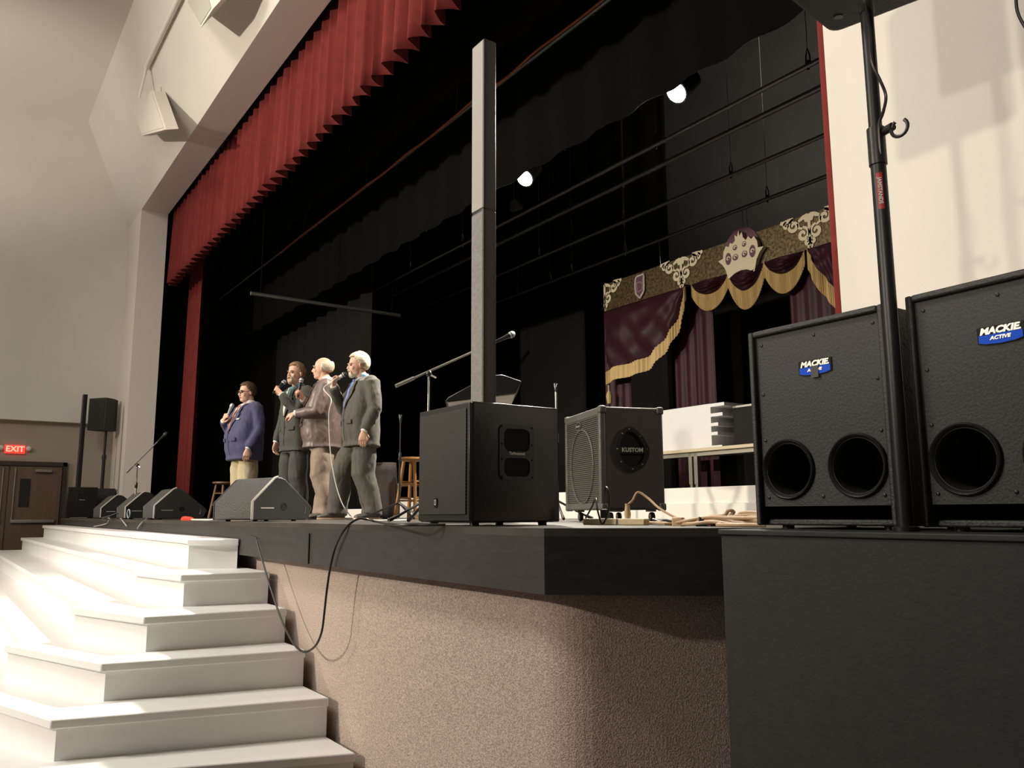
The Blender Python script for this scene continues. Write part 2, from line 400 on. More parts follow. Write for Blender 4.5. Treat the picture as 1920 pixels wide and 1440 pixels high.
# double door and lower wall details
def door_leaf(name, y0, y1, hinge):
    d = MB().bx(XL - .14, XL - .09, y0 + .01, y1 - .01, .01, 2.44).build(name, 'doorwood', bevel=.004); d['kind'] = 'structure'
    g0 = 1.22 if hinge > 0 else .62
    MB().bx(XL - .10, XL - .083, g0, g0 + .18, 1.66, 2.2).build('window_pane', 'doorglass', d)
    yr = (y0 + .1) if hinge > 0 else (y1 - .1)
    MB().bx(XL - .09, XL - .03, y0 + .08, y1 - .08, 1.36, 1.42).build('push_bar', 'dullmetal', d, bevel=.008)
    MB().tube([(XL - .06, yr, 1.4), (XL - .06, yr, 2.40)], .014).build('latch_rod', 'dullmetal', d)
    MB().bx(XL - .10, XL - .02, (y0 + y1) / 2 + hinge * .12 - .14, (y0 + y1) / 2 + hinge * .12 + .14, 2.33, 2.38).build('door_closer', 'dullmetal', d, bevel=.006)
    return d
door_leaf('door_1', 1.03, 1.93, 1); door_leaf('door_2', .13, 1.03, -1)
struct('trim_1', MB().bx(XL - .15, XL - .06, 1.93, 2.0, 0, 2.53).bx(XL - .15, XL - .06, .06, .13, 0, 2.53).bx(XL - .15, XL - .06, .06, 2.0, 2.45, 2.53), 'bronze')
t = thing('exit_sign', 'red lit exit sign on the tan wall above the double doors', 'sign', (XL - .145, 1.09, 2.68))
MB().bx(0, .05, -.17, .17, 0, .16).build('housing', 'exit', t, bevel=.005)
text('EXIT', .15, 'exitletter', t, (.052, 0, .08), (PI / 2, 0, PI / 2), ext=.002, bold=.003)
for s in (-1, 1): MB().ell((.05, s * .23, .1), (.04, .05, .05)).build('lamp_head', 'jamb', t)

# ================================================================ white stairs at the stage front
t = thing('stage_stairs', 'wide white wooden stairs with angled end leading up to the black stage', 'stairs', (0, 0, 0))
TOP = [1.326, 1.111, .896, .681, .466, .251]
STEP = [((-6.274, 1.845), (-6.35, 1.671), (-6.48, 1.521)), ((-5.803, 1.93), (-5.913, 1.363), (-6.708, 1.207)),
        ((-5.432, 1.93), (-5.524, 1.074), (-6.386, .78)), ((-5.075, 1.93), (-5.29, .82), (-6.432, .413)),
        ((-4.683, 1.93), (-5.019, .56), (-6.45, .08)), ((-4.30, 1.93), (-4.854, .324), (-6.4, -.25))]
for k, (R, A, B) in enumerate(STEP):
    yb = R[1]; z1 = TOP[k]; z0 = TOP[k + 1] if k < 5 else 0
    XB = -17.2 - .08 * k; yc = B[1] + .10; ycl = B[1] + .02
    end = [R, A, B, (B[0], yb)]
    mid = [(B[0], yb), (B[0], yc), (XB, ycl), (XB - .05, yb)]
    MB().prism(end, z1 - .05, z1).build('tread', 'white', t, bevel=.008)
    MB().prism(mid, z1 - .05, z1).build('tread', 'white', t, bevel=.008)
    q = .028                                   # the riser stands back under the nosing
    dA = (Vector(A) - Vector(R)).normalized(); nA = Vector((dA.y, -dA.x)) * q
    dB = (Vector(B) - Vector(A)).normalized(); nB = Vector((dB.y, -dB.x)) * q
    if nA.x > 0: nA = -nA
    if nB.y < 0: nB = -nB
    c = Vector(A) + nA + nB
    er = [(R[0] + nA.x, yb), tuple(c), (B[0] + .002, B[1] + nB.y), (B[0] + .002, yb)]
    zb = z0 if k < 5 else .002
    MB().prism(er, zb, z1 - .05).build('riser', 'white', t)
    mr = [(B[0], yb), (B[0], yc + q), (XB + q, ycl + q), (XB - .05 + q, yb)]
    MB().prism(mr, zb, z1 - .05).build('riser', 'white', t)

# ================================================================ curtains of the stage opening
def cloth(x0, x1, y, z0, z1, per, amp, name, m, label, cat='curtain', group=None, hem=0, nv=6, gather=0, seed=0, res=10, thick=.006):
    rnd = random.Random(seed); L = abs(x1 - x0); nu = max(8, int(L / per * res))
    ph = [rnd.uniform(-.5, .5) for _ in range(int(L / per) + 3)]; am = [rnd.uniform(.7, 1.25) for _ in ph]
    def fn(u, v):
        s = u * L / per; i = int(s); f = s - i
        a = am[i] * (1 - f) + am[i + 1] * f; p = ph[i] * (1 - f) + ph[i + 1] * f
        w = math.sin(2 * PI * s + p) * amp * a * (.45 + .55 * (1 - v))
        d = math.cos(2 * PI * s + p) * hem * (1 - v)
        return (x0 + (x1 - x0) * u + math.sin(4 * PI * s) * amp * .15, y + w, z0 + (z1 - z0) * v + d)
    o = MB().grid(fn, nu, nv).build(name, m, thick=thick, smooth=70)
    return tag(o, label, cat, group)
cloth(-17.08, -2.2, 3.42, 6.02, 7.62, .27, .10, 'stage_valance', 'velvet', 'red velvet pleated valance hanging along the top of the stage opening', 'valance', hem=.015, seed=3, res=12)
cloth(-17.35, -16.2, 3.85, H + .005, 7.6, .24, .07, 'side_curtain', 'velvet', 'long red velvet side curtain at the far left of the stage', nv=4, seed=5)
cloth(-2.395, -1.5, 3.60, H + .005, 7.3, .22, .05, 'side_curtain', 'velvet', 'edge of red velvet curtain showing beside the white front wall', nv=4, seed=8)
# black masking: borders above, legs at the sides, traveller at the back
def zline(x, y, Y): return at_y(x, y, Y).z
cloth(-19, .5, 4.5, zline(700, 295, 4.5), 9.4, .5, .03, 'border_curtain', 'blackcloth', 'black border curtain hanging just behind the red valance', group=None, seed=1, res=6)
cloth(-17, .5, 5.0, zline(1320, 130, 5.0), 9.4, .6, .03, 'border_curtain', 'blackcloth', 'black border curtain behind the pipe with the orange cable', seed=2, res=6)
cloth(-20, -12.2, 5.6, H + .01, 9.2, .5, .06, 'leg_curtain', 'hazecloth', 'black curtain behind the men at the left of the stage', seed=11, res=6, nv=3)
cloth(-18, -9.2, 9.4, H + .01, 9.2, .6, .05, 'leg_curtain', 'hazecloth', 'black curtain far back behind the microphone stands', seed=12, res=6, nv=3)
P = at_y(1094, 507, 8.9)
cloth(P.x - 3.6, P.x, 8.9, H + .01, P.z, .7, .03, 'masking_panel', 'hazecloth', 'black masking panel between the grey column and the gold board', seed=13, res=6, nv=3)
cloth(-10.2, 1.5, 10.4, H + .01, 5.4, .6, .05, 'backdrop_curtain', 'hazecloth', 'black curtain behind the burgundy drapes', seed=14, res=6, nv=3)

# ================================================================ loudspeakers at the right
t = thing('speaker_platform', 'big plain black box platform under the two large subwoofers', 'platform', (0, 0, 0))
MB().bx(-1.905, 1.2, 2.14, 3.27, .002, H - .018).build('body', 'riserbox', t, bevel=.004)
MB().bx(-1.912, 1.2, 2.132, 3.27, H - .018, H).build('top_board', 'riserbox', t, bevel=.004)

def mackie(label, loc, rz, taped):
    W, D, Hh, th = .515, .52, .685, .02
    t = thing('subwoofer', label, 'loudspeaker', loc, rz, 'big black subwoofers with two round ports')
    w, y0, y1 = W / 2, 0, D
    MB().bx(-w, -w + th, y0, y1, .012, Hh).bx(w - th, w, y0, y1, .012, Hh).bx(-w + th, w - th, y0, y1, Hh - th, Hh).bx(-w + th, w - th, y0 + .03, y1, .012, .012 + th) \
        .bx(-w + th, w - th, y1 - th, y1, th, Hh - th).build('cabinet', 'spk', t, bevel=.006)
    p = MB().bx(-w + th + .001, w - th - .001, .018, .036, .075, Hh - th - .001).build('front_panel', 'spkpanel', t)
    hs = [MB().prism(circ(.086, 32, s * .128, .198), -.1, .1, front_at(.02)) for s in (-1, 1)]
    cut(p, hs)
    for s in (-1, 1):
        pr = MB().lathe([(.100, .0), (.101, .006), (.097, .009), (.090, .004), (.082, -.02), (.078, -.06), (.076, -.2)], (s * .128, .018, .198), 40,
                        Matrix.Rotation(PI / 2, 3, 'X')).build('port', 'satin', t, thick=.002, smooth=70)
        MB().prism(circ(.079, 28, s * .128, .198), -.205, -.2, front_at(.02)).build('port_end', 'dark', pr)
    SP = [(u, v) for u in (-w + .045, 0, w - .045) for v in (Hh - .05, .105)] + [(u, v) for u in (-w + .042, w - .042) for v in (.30, .46)]
    for u, v in SP: MB().lathe([(.006, 0), (.005, .003), (0, .004)], (u, .018, v), 10, Matrix.Rotation(PI / 2, 3, 'X')).build('screw', 'steel', p)
    b = MB().prism([(-.062, .0), (-.062, .044), (.062, .044), (.062, .0), (.04, -.006), (.0, -.008), (-.04, -.006)], 0, .004, lambda u, v, q: (u, .018 - q, .508 + v)).build('badge', 'badgeblack', t)
    text('MACKIE.', .025, 'letter', b, (0, .0135, .539), (PI / 2, 0, 0), shear=.25, bold=.0012, sx=1.15)
    MB().prism([(-.058, .001), (-.058, .021), (.058, .021), (.058, .001), (.036, -.004), (0, -.006), (-.036, -.004)], .004, .0055, lambda u, v, q: (u, .018 - q, .508 + v)).build('blue_field', 'blue', b)
    text('ACTIVE', .0135, 'letter', b, (0, .0118, .518), (PI / 2, 0, 0), shear=.2, bold=.0006, sx=1.2)
    if taped: MB().bx(-.013, .015, .0095, .0108, .492, .531).build('tape_patch', 'tape', b)
    for sx in (-1, 1):
        for yy in (.08, D - .08): MB().lathe([(.02, 0), (.02, .012)], (sx * (w - .07), yy, 0), 14, cap=True).build('foot', 'satin', t)
    return t
mackie('left of the two big black subwoofers, grey tape over the middle of its badge', (-1.6465, 2.32, H), 0, True)
mackie('right of the two big black subwoofers, untaped blue and silver badge, cut by the frame', (-1.052, 2.295, H), math.radians(-2.5), False)

def pole(label, x, y, ztop, base, mark=False):
    t = thing('speaker_pole', label, 'pole', (x, y, base), 0)
    h = ztop - base
    if base < H + .1: MB().lathe([(.036, 0), (.036, .012), (.024, .016)], (0, 0, 0), 24, cap=True).build('base_plate', 'steel', t)
    MB().tube([(0, 0, .01), (0, 0, 1.22 if base < H + .1 else .5)], .0225, 18).build('lower_tube', 'steel', t)
    zc = at_d(1641, 285, 2.39).z - base
    MB().tube([(0, 0, zc - .045), (0, 0, zc - .043), (0, 0, zc + .075), (0, 0, zc + .077)], [.022, .0265, .0265, .022], 18).build('collar', 'satin', t)
    MB().tube([(0, 0, .4), (0, 0, h)], .0195, 18).build('upper_tube', 'steel', t)
    k = MB().tube([(.02, .0, zc + .055), (.062, -.012, zc + .055)], .013, 10)
    k.build('clamp_screw', 'satin', t)
    ring = MB(); R = []
    for i in range(15):
        a = PI * .65 + i / 14 * PI * 1.62
        R.append((.082 + .026 * math.cos(a), -.012, zc + .042 + .026 * math.sin(a)))
    ring.tube(R, .0055, 8).build('clamp_ring', 'satin', t)
    if mark:
        az = math.atan2(-y, -x)
        lb = MB(); r = .0229; z0 = at_d(1648, 362, 2.39).z - base
        vs = []
        lb.grid(lambda u, v: (r * math.cos(az + (u - .5) * .8), r * math.sin(az + (u - .5) * .8), z0 + (v - .5) * .115), 8, 6)
        l = lb.build('brand_label', 'redlabel', t)
        q = text('JAMSTANDS', .0155, 'lettergrey', l, (r * 1.03 * math.cos(az), r * 1.03 * math.sin(az), z0), (PI / 2, PI / 2, az + PI / 2), ext=.0004, bold=.0004)
    return t
PP = at_d(1666, 562, 2.39)
pole('black speaker pole with red label rising between the two big subwoofers', PP.x, PP.y, 3.15, H, True)
pole('second black speaker pole at the right frame edge, above the right subwoofer', -.86, 2.42, 3.2, H + .69)

def topspeaker(label, x, y, z, rz, ang=None):
    t = thing('pole_speaker', label, 'loudspeaker', (x, y, z), rz)
    prof = rrect(.43, .40, .05, 4)
    MB().prism([(u * (1 - .0 * 1), v) for u, v in prof], 0, .62, lambda u, v, w: (u * (1 if v < 0 else .86), v, w)).build('cabinet', 'spkpanel', t, bevel=.02)
    MB().bx(-.19, .19, -.206, -.199, .06, .58).build('grille', 'tbgrille', t)
    MB().lathe([(.03, 0), (.03, -.01), (.021, -.012), (.021, -.09)], (0, 0, 0), 18).build('pole_socket', 'satin', t, thick=.003)
    MB().lathe([(.014, 0), (.014, -.004), (0, -.004)], (-.12, .1, 0), 14).build('bottom_plug', 'satin', t)
topspeaker('black loudspeaker on top of the labelled pole, only its underside in view', PP.x - .0, PP.y + .0, 3.145, math.radians(14))
topspeaker('black loudspeaker on the pole above the right subwoofer', -.86, 2.42, 3.17, math.radians(-6))
o = MB().tube(smoothpts([at_d(1623, 8, 2.36), at_d(1631, 60, 2.345), at_d(1634, 115, 2.345), at_d(1650, 150, 2.35), at_d(1661, 180, 2.36), at_d(1656, 210, 2.36), at_d(1648, 238, 2.36), at_d(1652, 300, 2.37)], 6), .0048, 8).build('speaker_cable', 'blackcord')
tag(o, 'black cable bowing out from the labelled speaker pole', 'cable')
o = MB().tube(smoothpts([(-.885, 2.40, 3.05), (-.945, 2.39, 2.98), (-.96, 2.39, 2.9), (-.93, 2.4, 2.8), (-.885, 2.4, 2.7)], 6), .0045, 8).build('speaker_cable', 'blackcord')
tag(o, 'thin black cable by the speaker pole at the right frame edge', 'cable')

# ================================================================ subwoofer with column speaker
MT['columnlow'] = mat('mid_grey_column_grille', (.22, .21, .19), .5, .1, bump=.3, bscale=400, vary=.15, vscale=60)
def tbsub(label, loc, rz, group):
    W, D, Hh = .49, .50, .557
    t = thing('column_subwoofer', label, 'loudspeaker', loc, rz, group); w, d = W / 2, D / 2
    c = MB().bx(-w, w, -d + .012, d, .014, Hh).build('cabinet', 'tbcab', t, bevel=.008)
    MB().bx(-w + .006, w - .006, -d, -d + .02, .02, Hh - .004).build('front_frame', 'satin', t, bevel=.005)
    g = MB().bx(-w + .022, w - .03, -d - .006, -d + .005, .05, Hh - .03).build('grille', 'tbgrille', t, bevel=.003)
    lg = MB().prism(rrect(.03, .045, .008), .006, .010, front_at(-d)).build('logo_plate', 'badgeblack', g)
    lg.location = (-.05, 0, .105)
    fr = MB(); A = rrect(.016, .026, .006, 4); B = rrect(.009, .018, .004, 4)
    for i in range(len(A)):
        j = (i + 1) % len(A); fr.prism([A[i], A[j], B[j], B[i]], .010, .0125, front_at(-d))
    q = fr.build('logo', 'lettergrey', g); q.location = (-.05, 0, .107)
    pl = MB().prism(rrect(.195, .255, .03), 0, .006, lambda u, v, q: (w + q, u, .335 + v)).build('handle_plate', 'satin', t)
    cut(pl, [MB().prism(rrect(.145, .105, .03, 4, 0, .055), -.05, .05, lambda u, v, q: (w + q, u, .335 + v)), MB().prism(rrect(.145, .085, .03, 4, 0, -.07), -.05, .05, lambda u, v, q: (w + q, u, .335 + v))])
    MB().prism(rrect(.17, .23, .02), .0005, .0012, lambda u, v, q: (w + q, u, .335 + v)).build('handle_recess', 'dark', pl)
    text('Turbosound', .0175, 'letter', pl, (w + .0062, .0, .328), (PI / 2, 0, PI / 2), ext=.0006, bold=.0004)
    for yy in (-.085, .085):
        for z in (.22, .30, .37, .45): MB().lathe([(.005, 0), (.004, .003), (0, .003)], (w + .006, yy, z), 8, Matrix.Rotation(PI / 2, 3, 'Y')).build('screw', 'dark', pl)
    for sx in (-1, 1):
        for sy in (-1, 1): MB().lathe([(.02, 0), (.022, .014)], (sx * (w - .06), sy * (d - .06), 0), 14, cap=True).build('foot', 'satin', t)
    return t
def column(label, loc, rz, h, group, dark=False):
    t = thing('column_speaker', label, 'loudspeaker', loc, rz, group)
    def prof(k): return [(u * k, v * k) for u, v in rrect(.116, .076, .010, 3)]
    z1 = h * .52
    for nm, a, b in (('lower_module', 0, z1 - .003), ('upper_module', z1 + .003, h)):
        m = MB().prism([(u, v) for u, v in prof(1)], a, b).build(nm, 'steel' if dark else 'column', t, bevel=.003)
        gp = [(-.055, -.030), (-.055, -.036), (-.050, -.0405), (.050, -.0405), (.055, -.036), (.055, -.030)]
        MB().prism(gp, a + .006, b - .008).build('grille', 'satin' if dark else 'columngrille' if 'upper' in nm else 'columnlow', m)
    MB().prism(prof(.97), z1 - .004, z1 + .004).build('joint', 'satin', t)
    return t
tbsub('black subwoofer with perforated front standing at the stage edge under the tall column', (-3.395, 2.18, H), 0, 'black subwoofers under column speakers')
column('tall slim grey column speaker standing on the perforated black subwoofer', (-3.356, 2.13, H + .557), 0, at_d(905, 97, 4.03).z - H - .557, 'slim column speakers')
L = at_d(122, 966, 15.0)
tbsub('distant black subwoofer at the far left end of the stage', (L.x - .245, L.y + .25, H), 0, 'black subwoofers under column speakers')
column('thin dark column speaker on the distant subwoofer at far left', (L.x - .22, L.y + .2, H + .557), 0, 1.72, 'slim column speakers', True)
L2 = at_y(190, 940, 2.57)
t = thing('subwoofer', 'plain black subwoofer box behind the distant column speaker', 'loudspeaker', (L2.x, L2.y, H))
MB().bx(-.25, .25, -.2, .2, .015, .56).build('cabinet', 'spk', t, bevel=.01)
MB().bx(-.22, .22, -.206, -.199, .06, .52).build('grille', 'satin', t)
for sx in (-1, 1):
    for sy in (-1, 1): MB().lathe([(.02, 0), (.02, .016)], (sx * .2, sy * .15, 0), 10, cap=True).build('foot', 'satin', t)
t = thing('speaker_pole', 'distant black pole holding up a speaker at the far left', 'pole', (L2.x - .05, L2.y, H + .56))
MB().tube([(0, 0, 0), (0, 0, .62)], .032, 12).build('lower_tube', 'steel', t)
MB().tube([(0, 0, .5), (0, 0, 1.14)], .024, 12).build('upper_tube', 'steel', t)
MB().tube([(0, 0, .57), (0, 0, .66)], .042, 12).build('collar', 'satin', t)
t = thing('pole_speaker', 'distant black loudspeaker on a pole in front of the left wall', 'loudspeaker', (L2.x - .05, L2.y - .05, H + 1.69), math.radians(38))
MB().prism([(-.21, -.2), (.21, -.2), (.21, .02), (.13, .2), (-.13, .2), (-.21, .02)], 0, .63).build('cabinet', 'spkpanel', t, bevel=.015)
MB().bx(-.19, .19, -.208, -.199, .03, .60).build('grille', 'satin', t)

# ================================================================ floor monitors
MT['wedgeedge'] = mat('worn_grey_edge', (.36, .34, .29), .5)
WP = [(0, .012), (0, .15), (.02, .17), (.19, .335), (.22, .345), (.255, .343), (.29, .33), (.545, .125), (.56, .10), (.53, .03), (.50, .012)]
def wedge(label, px, py, y, rz, s=1):
    c = at_y(px, py, y); t = thing('floor_monitor', label, 'loudspeaker', (c.x, c.y, H), rz, 'wedge floor monitors')
    w = .53
    body = MB().prism([(a, b) for a, b in WP], -w, -.02, lambda u, v, q: (q, u, v)).build('cabinet', 'wedge', t, bevel=.012)
    side = MB().prism([(a, b) for a, b in WP], -.02, 0, lambda u, v, q: (q, u, v)).build('side_panel', 'wedgeside', t, bevel=.006)
    MB().prism([(a, b) for a, b in WP], -w - .02, -w, lambda u, v, q: (q, u, v)).build('side_panel', 'wedgeside', t, bevel=.006)
    MB().bx(.0005, .003, .07, .19, .100, .108).build('badge', 'lettergrey', side)
    MB().lathe([(.028, 0), (.028, .003), (.022, .003), (.02, .001), (0, .001)], (.0, .285, .115), 20, Matrix.Rotation(PI / 2, 3, 'Y')).build('handle_cup', 'dark', side)
    MB().tube([(.002, .47 + .02 * math.cos(a), .10 + .045 * math.sin(a)) for a in [-1.1 + i * .2 for i in range(8)]], .003, 6).build('handle_lip', 'dullmetal', side)
    e = MB().tube([(-.004, a - .004 * (i < 3), b + .004) for i, (a, b) in enumerate(WP[:5])], .010, 8).build('edge_trim', 'wedgeedge', t)
    for sy in (.08, .44):
        for sx in (-.08, -w + .08): MB().lathe([(.02, 0), (.02, .014)], (sx, sy, 0), 10, cap=True).build('foot', 'satin', t)
    return t
wedge('largest black wedge monitor, in front of the man in the blue blazer', 473, 978, 1.98, math.radians(17))
wedge('black wedge monitor second nearest, in front of the red side curtain', 289, 973, 1.94, math.radians(2))
wedge('small black wedge monitor third along, under the far microphone boom', 235, 971, 1.94, math.radians(2))
wedge('farthest and smallest black wedge monitor, beside the distant subwoofer', 189, 970, 1.94, math.radians(3))

# ================================================================ instrument amplifier on casters
AZ = math.radians(-19.45)
t = thing('bass_amplifier', 'charcoal speaker cabinet on casters with ribbed grille behind the power strip', 'amplifier', (-4.22, 3.71, H), AZ)
w, d, z0, z1 = .347, .2115, .075, .723
MB().bx(-w, w, -d + .02, d, z0, z1).build('cabinet', 'kust', t, bevel=.012)
fr = MB()
for a in ((-w, w, z1 - .055, z1), (-w, w, z0, z0 + .045)): fr.bx(a[0], a[1], -d - .012, -d + .03, a[2], a[3])
for s in (-1, 1): fr.bx(s * w - (.04 if s > 0 else 0), s * w + (.04 if s < 0 else 0), -d - .012, -d + .03, z0, z1)
fr.build('front_frame', 'kustedge', t, bevel=.01)
gr = MB(); gr.bx(-w + .035, w - .035, -d, -d + .02, z0 + .04, z1 - .05)
n = 42
for i in range(n):
    z = z0 + .05 + i * (z1 - z0 - .11) / (n - 1); gr.bx(-w + .038, w - .038, -d - .008, -d + .002, z, z + .0065)
g = gr.build('grille', 'kustgrille', t)
rg = [(.0 + .215 * math.cos(a), -d - .009, .36 + .245 * math.sin(a)) for a in [i * 2 * PI / 40 for i in range(41)]]
MB().tube(rg, .006, 6).build('woofer_ring', 'kustedge', g)
b = MB().prism(circ(.05, 24), .006, .012, lambda u, v, q: (u - .06, -d - q, .635 + v * .62)).build('badge', 'kustedge', g)
MB().prism(circ(.042, 24), .012, .013, lambda u, v, q: (u - .06, -d - q, .635 + v * .58)).build('badge_face', 'satin', b)
text('Kustom', .024, 'lettergrey', b, (-.06, -d - .0135, .635), (PI / 2, 0, 0), ext=.001, shear=.2)
# round opening with a rim on the side
cx, cz = -.01, .455
out = [(.118 * math.cos(a) * (1 if math.sin(a) < .1 else 1 - .25 * math.sin(a)) - .02 * max(0, math.sin(a)), .142 * math.sin(a)) for a in [i * 2 * PI / 36 for i in range(36)]]
inn = [(u * .74, v * .78) for u, v in out]
rm = MB()
for i in range(36):
    j = (i + 1) % 36; rm.prism([out[i], out[j], inn[j], inn[i]], 0, .012, lambda u, v, q: (w + q, cx + u, cz + v))
h = rm.build('handle_rim', 'satin', t)
MB().prism([(u * .76, v * .8) for u, v in out], .001, .003, lambda u, v, q: (w + q, cx + u, cz + v)).build('handle_recess', 'dark', h)
MB().prism([(-.088, -.028), (.088, -.028), (.088, .014), (-.088, .014)], .003, .013, lambda u, v, q: (w + q, cx + u, cz + v)).build('name_bar', 'satin', h)
text('KUSTOM', .036, 'letter', h, (w + .0138, cx, cz - .007), (PI / 2, 0, PI / 2), ext=.001, bold=.0008)
for i in range(8): MB().lathe([(.006, 0), (.004, .004), (0, .004)], (w + .012, cx + (out[int(i * 4.5)][0] + inn[int(i * 4.5)][0]) / 2, cz + (out[int(i * 4.5)][1] + inn[int(i * 4.5)][1]) / 2), 8, Matrix.Rotation(PI / 2, 3, 'Y')).build('screw', 'chrome', h)
for sx in (-1, 1):
    for sy in (-1, 1):
        for zz in (z0, z1): MB().box((sx * (w - .018), sy * (d - .018) + (-.006 if sy < 0 else 0), zz + (.018 if zz == z0 else -.018)), (.05, .05, .05)).build('corner_guard', 'kustedge', t, bevel=.012)
        c = MB().box((sx * (w - .07), sy * (d - .07), z0 - .006), (.05, .05, .012)).build('caster', 'dullmetal', t)
        MB().lathe([(.010, -.012), (.027, -.012), (.030, -.006), (.030, .006), (.027, .012), (.010, .012)], (sx * (w - .07) + .012, sy * (d - .07), .031), 20, Matrix.Rotation(PI / 2, 3, 'X')).build('wheel', 'satin', c)
        MB().lathe([(0, -.014), (.019, -.0145), (.019, .0145), (0, .014)], (sx * (w - .07) + .012, sy * (d - .07), .031), 16, Matrix.Rotation(PI / 2, 3, 'X')).build('wheel_hub', 'chrome', c)

# power strip, plugs and cords in front of it
A, B = at_d(1098, 980, 3.95), at_d(1213, 980, 3.72); A.z = B.z = H
t = thing('power_strip', 'beige power strip lying at the stage edge in front of the amplifier', 'power strip', ((A + B) / 2), math.atan2(B.y - A.y, B.x - A.x))
Ln = (B - A).length
MB().bx(-Ln / 2, Ln * .06, -.022, .022, .001, .030).bx(Ln * .085, Ln / 2, -.022, .022, .001, .030).build('housing', 'beige', t, bevel=.004)
MB().bx(Ln * .06, Ln * .085, -.020, .020, .002, .027).build('switch', 'satin', t)
o = MB().lathe([(.013, 0), (.016, .02), (.012, .045), (.010, .06), (.0115, .066)], B + (A - B) * .30 + Vector((0, 0, .031)), 12, cap=True).build('plug', 'beige'); tag(o, 'tan plug standing in the beige power strip', 'plug')
pc = B + (A - B) * .30 + Vector((0, 0, .09))
o = MB().tube(smoothpts([pc, at_d(1186, 938, 3.8), at_d(1196, 923, 3.8), at_d(1215, 934, 3.78), at_d(1235, 952, 3.72), at_d(1262, 968, 3.66), at_d(1290, 976, 3.6)], 6), .0052, 8).build('power_cable', 'tancord'); tag(o, 'tan cord arching up from the plug in the power strip', 'cord')
o = MB().box(A + (B - A) * .33 + Vector((0, 0, .052)), (.035, .03, .042), .3).build('adapter', 'satin', bevel=.004); tag(o, 'small black adapter plugged in the beige power strip', 'plug')
o = MB().tube(smoothpts([at_d(1098, 972, 4.1), at_d(1110, 950, 4.0), at_d(1117, 935, 3.93), at_d(1120, 955, 3.88), at_d(1129, 982, 3.86), at_d(1139, 965, 3.84), at_d(1143, 940, 3.84), at_d(1140, 918, 3.85), at_d(1135, 915, 3.9), at_d(1133, 945, 3.88)], 6), .0042, 8).build('black_cable', 'blackcord'); tag(o, 'black cord looped over the beige power strip', 'cord')
rnd = random.Random(4)
def floorcord(px, r, m, name, label, cat='cord', group=None, d=None):
    P = []
    for q in px:
        p = at_d(q[0], q[1], q[2]) if len(q) > 2 else at_z(q[0], q[1], H + r)
        p.z = max(p.z, H + r); P.append(p)
    o = MB().tube(smoothpts(P, 6), r, 8).build(name, m); return tag(o, label, cat, group)
g = 'tan extension cords in the pile'
cords = [
    ('long tan cord along the top of the cord pile by the subwoofer', [(1265, 981, 3.5), (1290, 976, 3.45), (1330, 970, 3.4), (1370, 971, 3.3), (1430, 972, 3.2)]),
    ('tan cord lying flat at the front of the cord pile', [(1275, 986, 3.5), (1300, 982, 3.4), (1340, 979, 3.35), (1380, 984, 3.25), (1430, 981, 3.2)]),
    ('tan cord curling up at the back of the cord pile', [(1290, 979, 3.75), (1330, 969, 3.7), (1358, 966, 3.65), (1366, 957, 3.6), (1376, 960, 3.6), (1370, 968, 3.6), (1400, 966, 3.5), (1440, 965, 3.4)]),
    ('tan cord with loose loop lowest in the cord pile', [(1435, 987, 3.15), (1390, 985, 3.2), (1362, 988, 3.25), (1345, 985, 3.3), (1372, 980, 3.3), (1435, 984, 3.2)]),
    ('tan cord bunched in short bends along the middle of the cord pile', [(1300, 983, 3.55), (1325, 976, 3.5), (1350, 974, 3.42), (1372, 978, 3.35), (1395, 974, 3.28), (1432, 977, 3.18)]),
    ('tan cord doubled back near the left big subwoofer', [(1432, 963, 3.5), (1400, 961, 3.55), (1386, 964, 3.58), (1392, 969, 3.55), (1412, 969, 3.45), (1436, 969, 3.4)]),
    ('tan cord end with taped splice beside the power strip', [(1216, 980), (1240, 981, 3.6), (1262, 985, 3.55), (1280, 986, 3.5), (1312, 977, 3.42)]),
]
for lb, P in cords: floorcord(P, .0075, 'tancord', 'extension_cord', lb, 'cord', g)
for i, (lb, P) in enumerate((('dark cord twisted under the tan cord pile', [(1225, 974, 3.85), (1238, 979, 3.75), (1250, 976, 3.7), (1270, 979, 3.65)]), ('black cord bundle beneath the tan cord pile', [(1305, 984, 3.45), (1325, 985, 3.4), (1350, 986, 3.35), (1375, 982, 3.3)]))):
    floorcord(P, .007, 'blackcord', 'black_cable', lb)
o = MB().box(at_d(1272, 981, 3.5), (.05, .035, .05), .4).build('cord_connector', 'tancord', bevel=.008); tag(o, 'tan cord connector block at the left of the cord pile', 'plug')
o = MB().box(at_d(1312, 974, 3.44), (.05, .022, .022), -.5).build('tape_wrap', 'satin', bevel=.004); tag(o, 'black tape wrapped round a tan cord in the pile', 'tape')
MT['redconn'] = mat('dull_red_plastic', (.25, .07, .06), .5)
o = MB().box(at_d(1332, 984, 3.4), (.07, .03, .018), -.5).build('red_connector', 'redconn', bevel=.004); tag(o, 'dull red connector under the tan cord pile', 'plug')

MT['purpleletter'] = mat('mauve_letter', (.20, .12, .14), .5)
MT['sidepost'] = mat('dark_grey_post', (.035, .033, .03), .7)
MT['blueloop'] = mat('pale_blue_cable', (.30, .36, .45), .5)
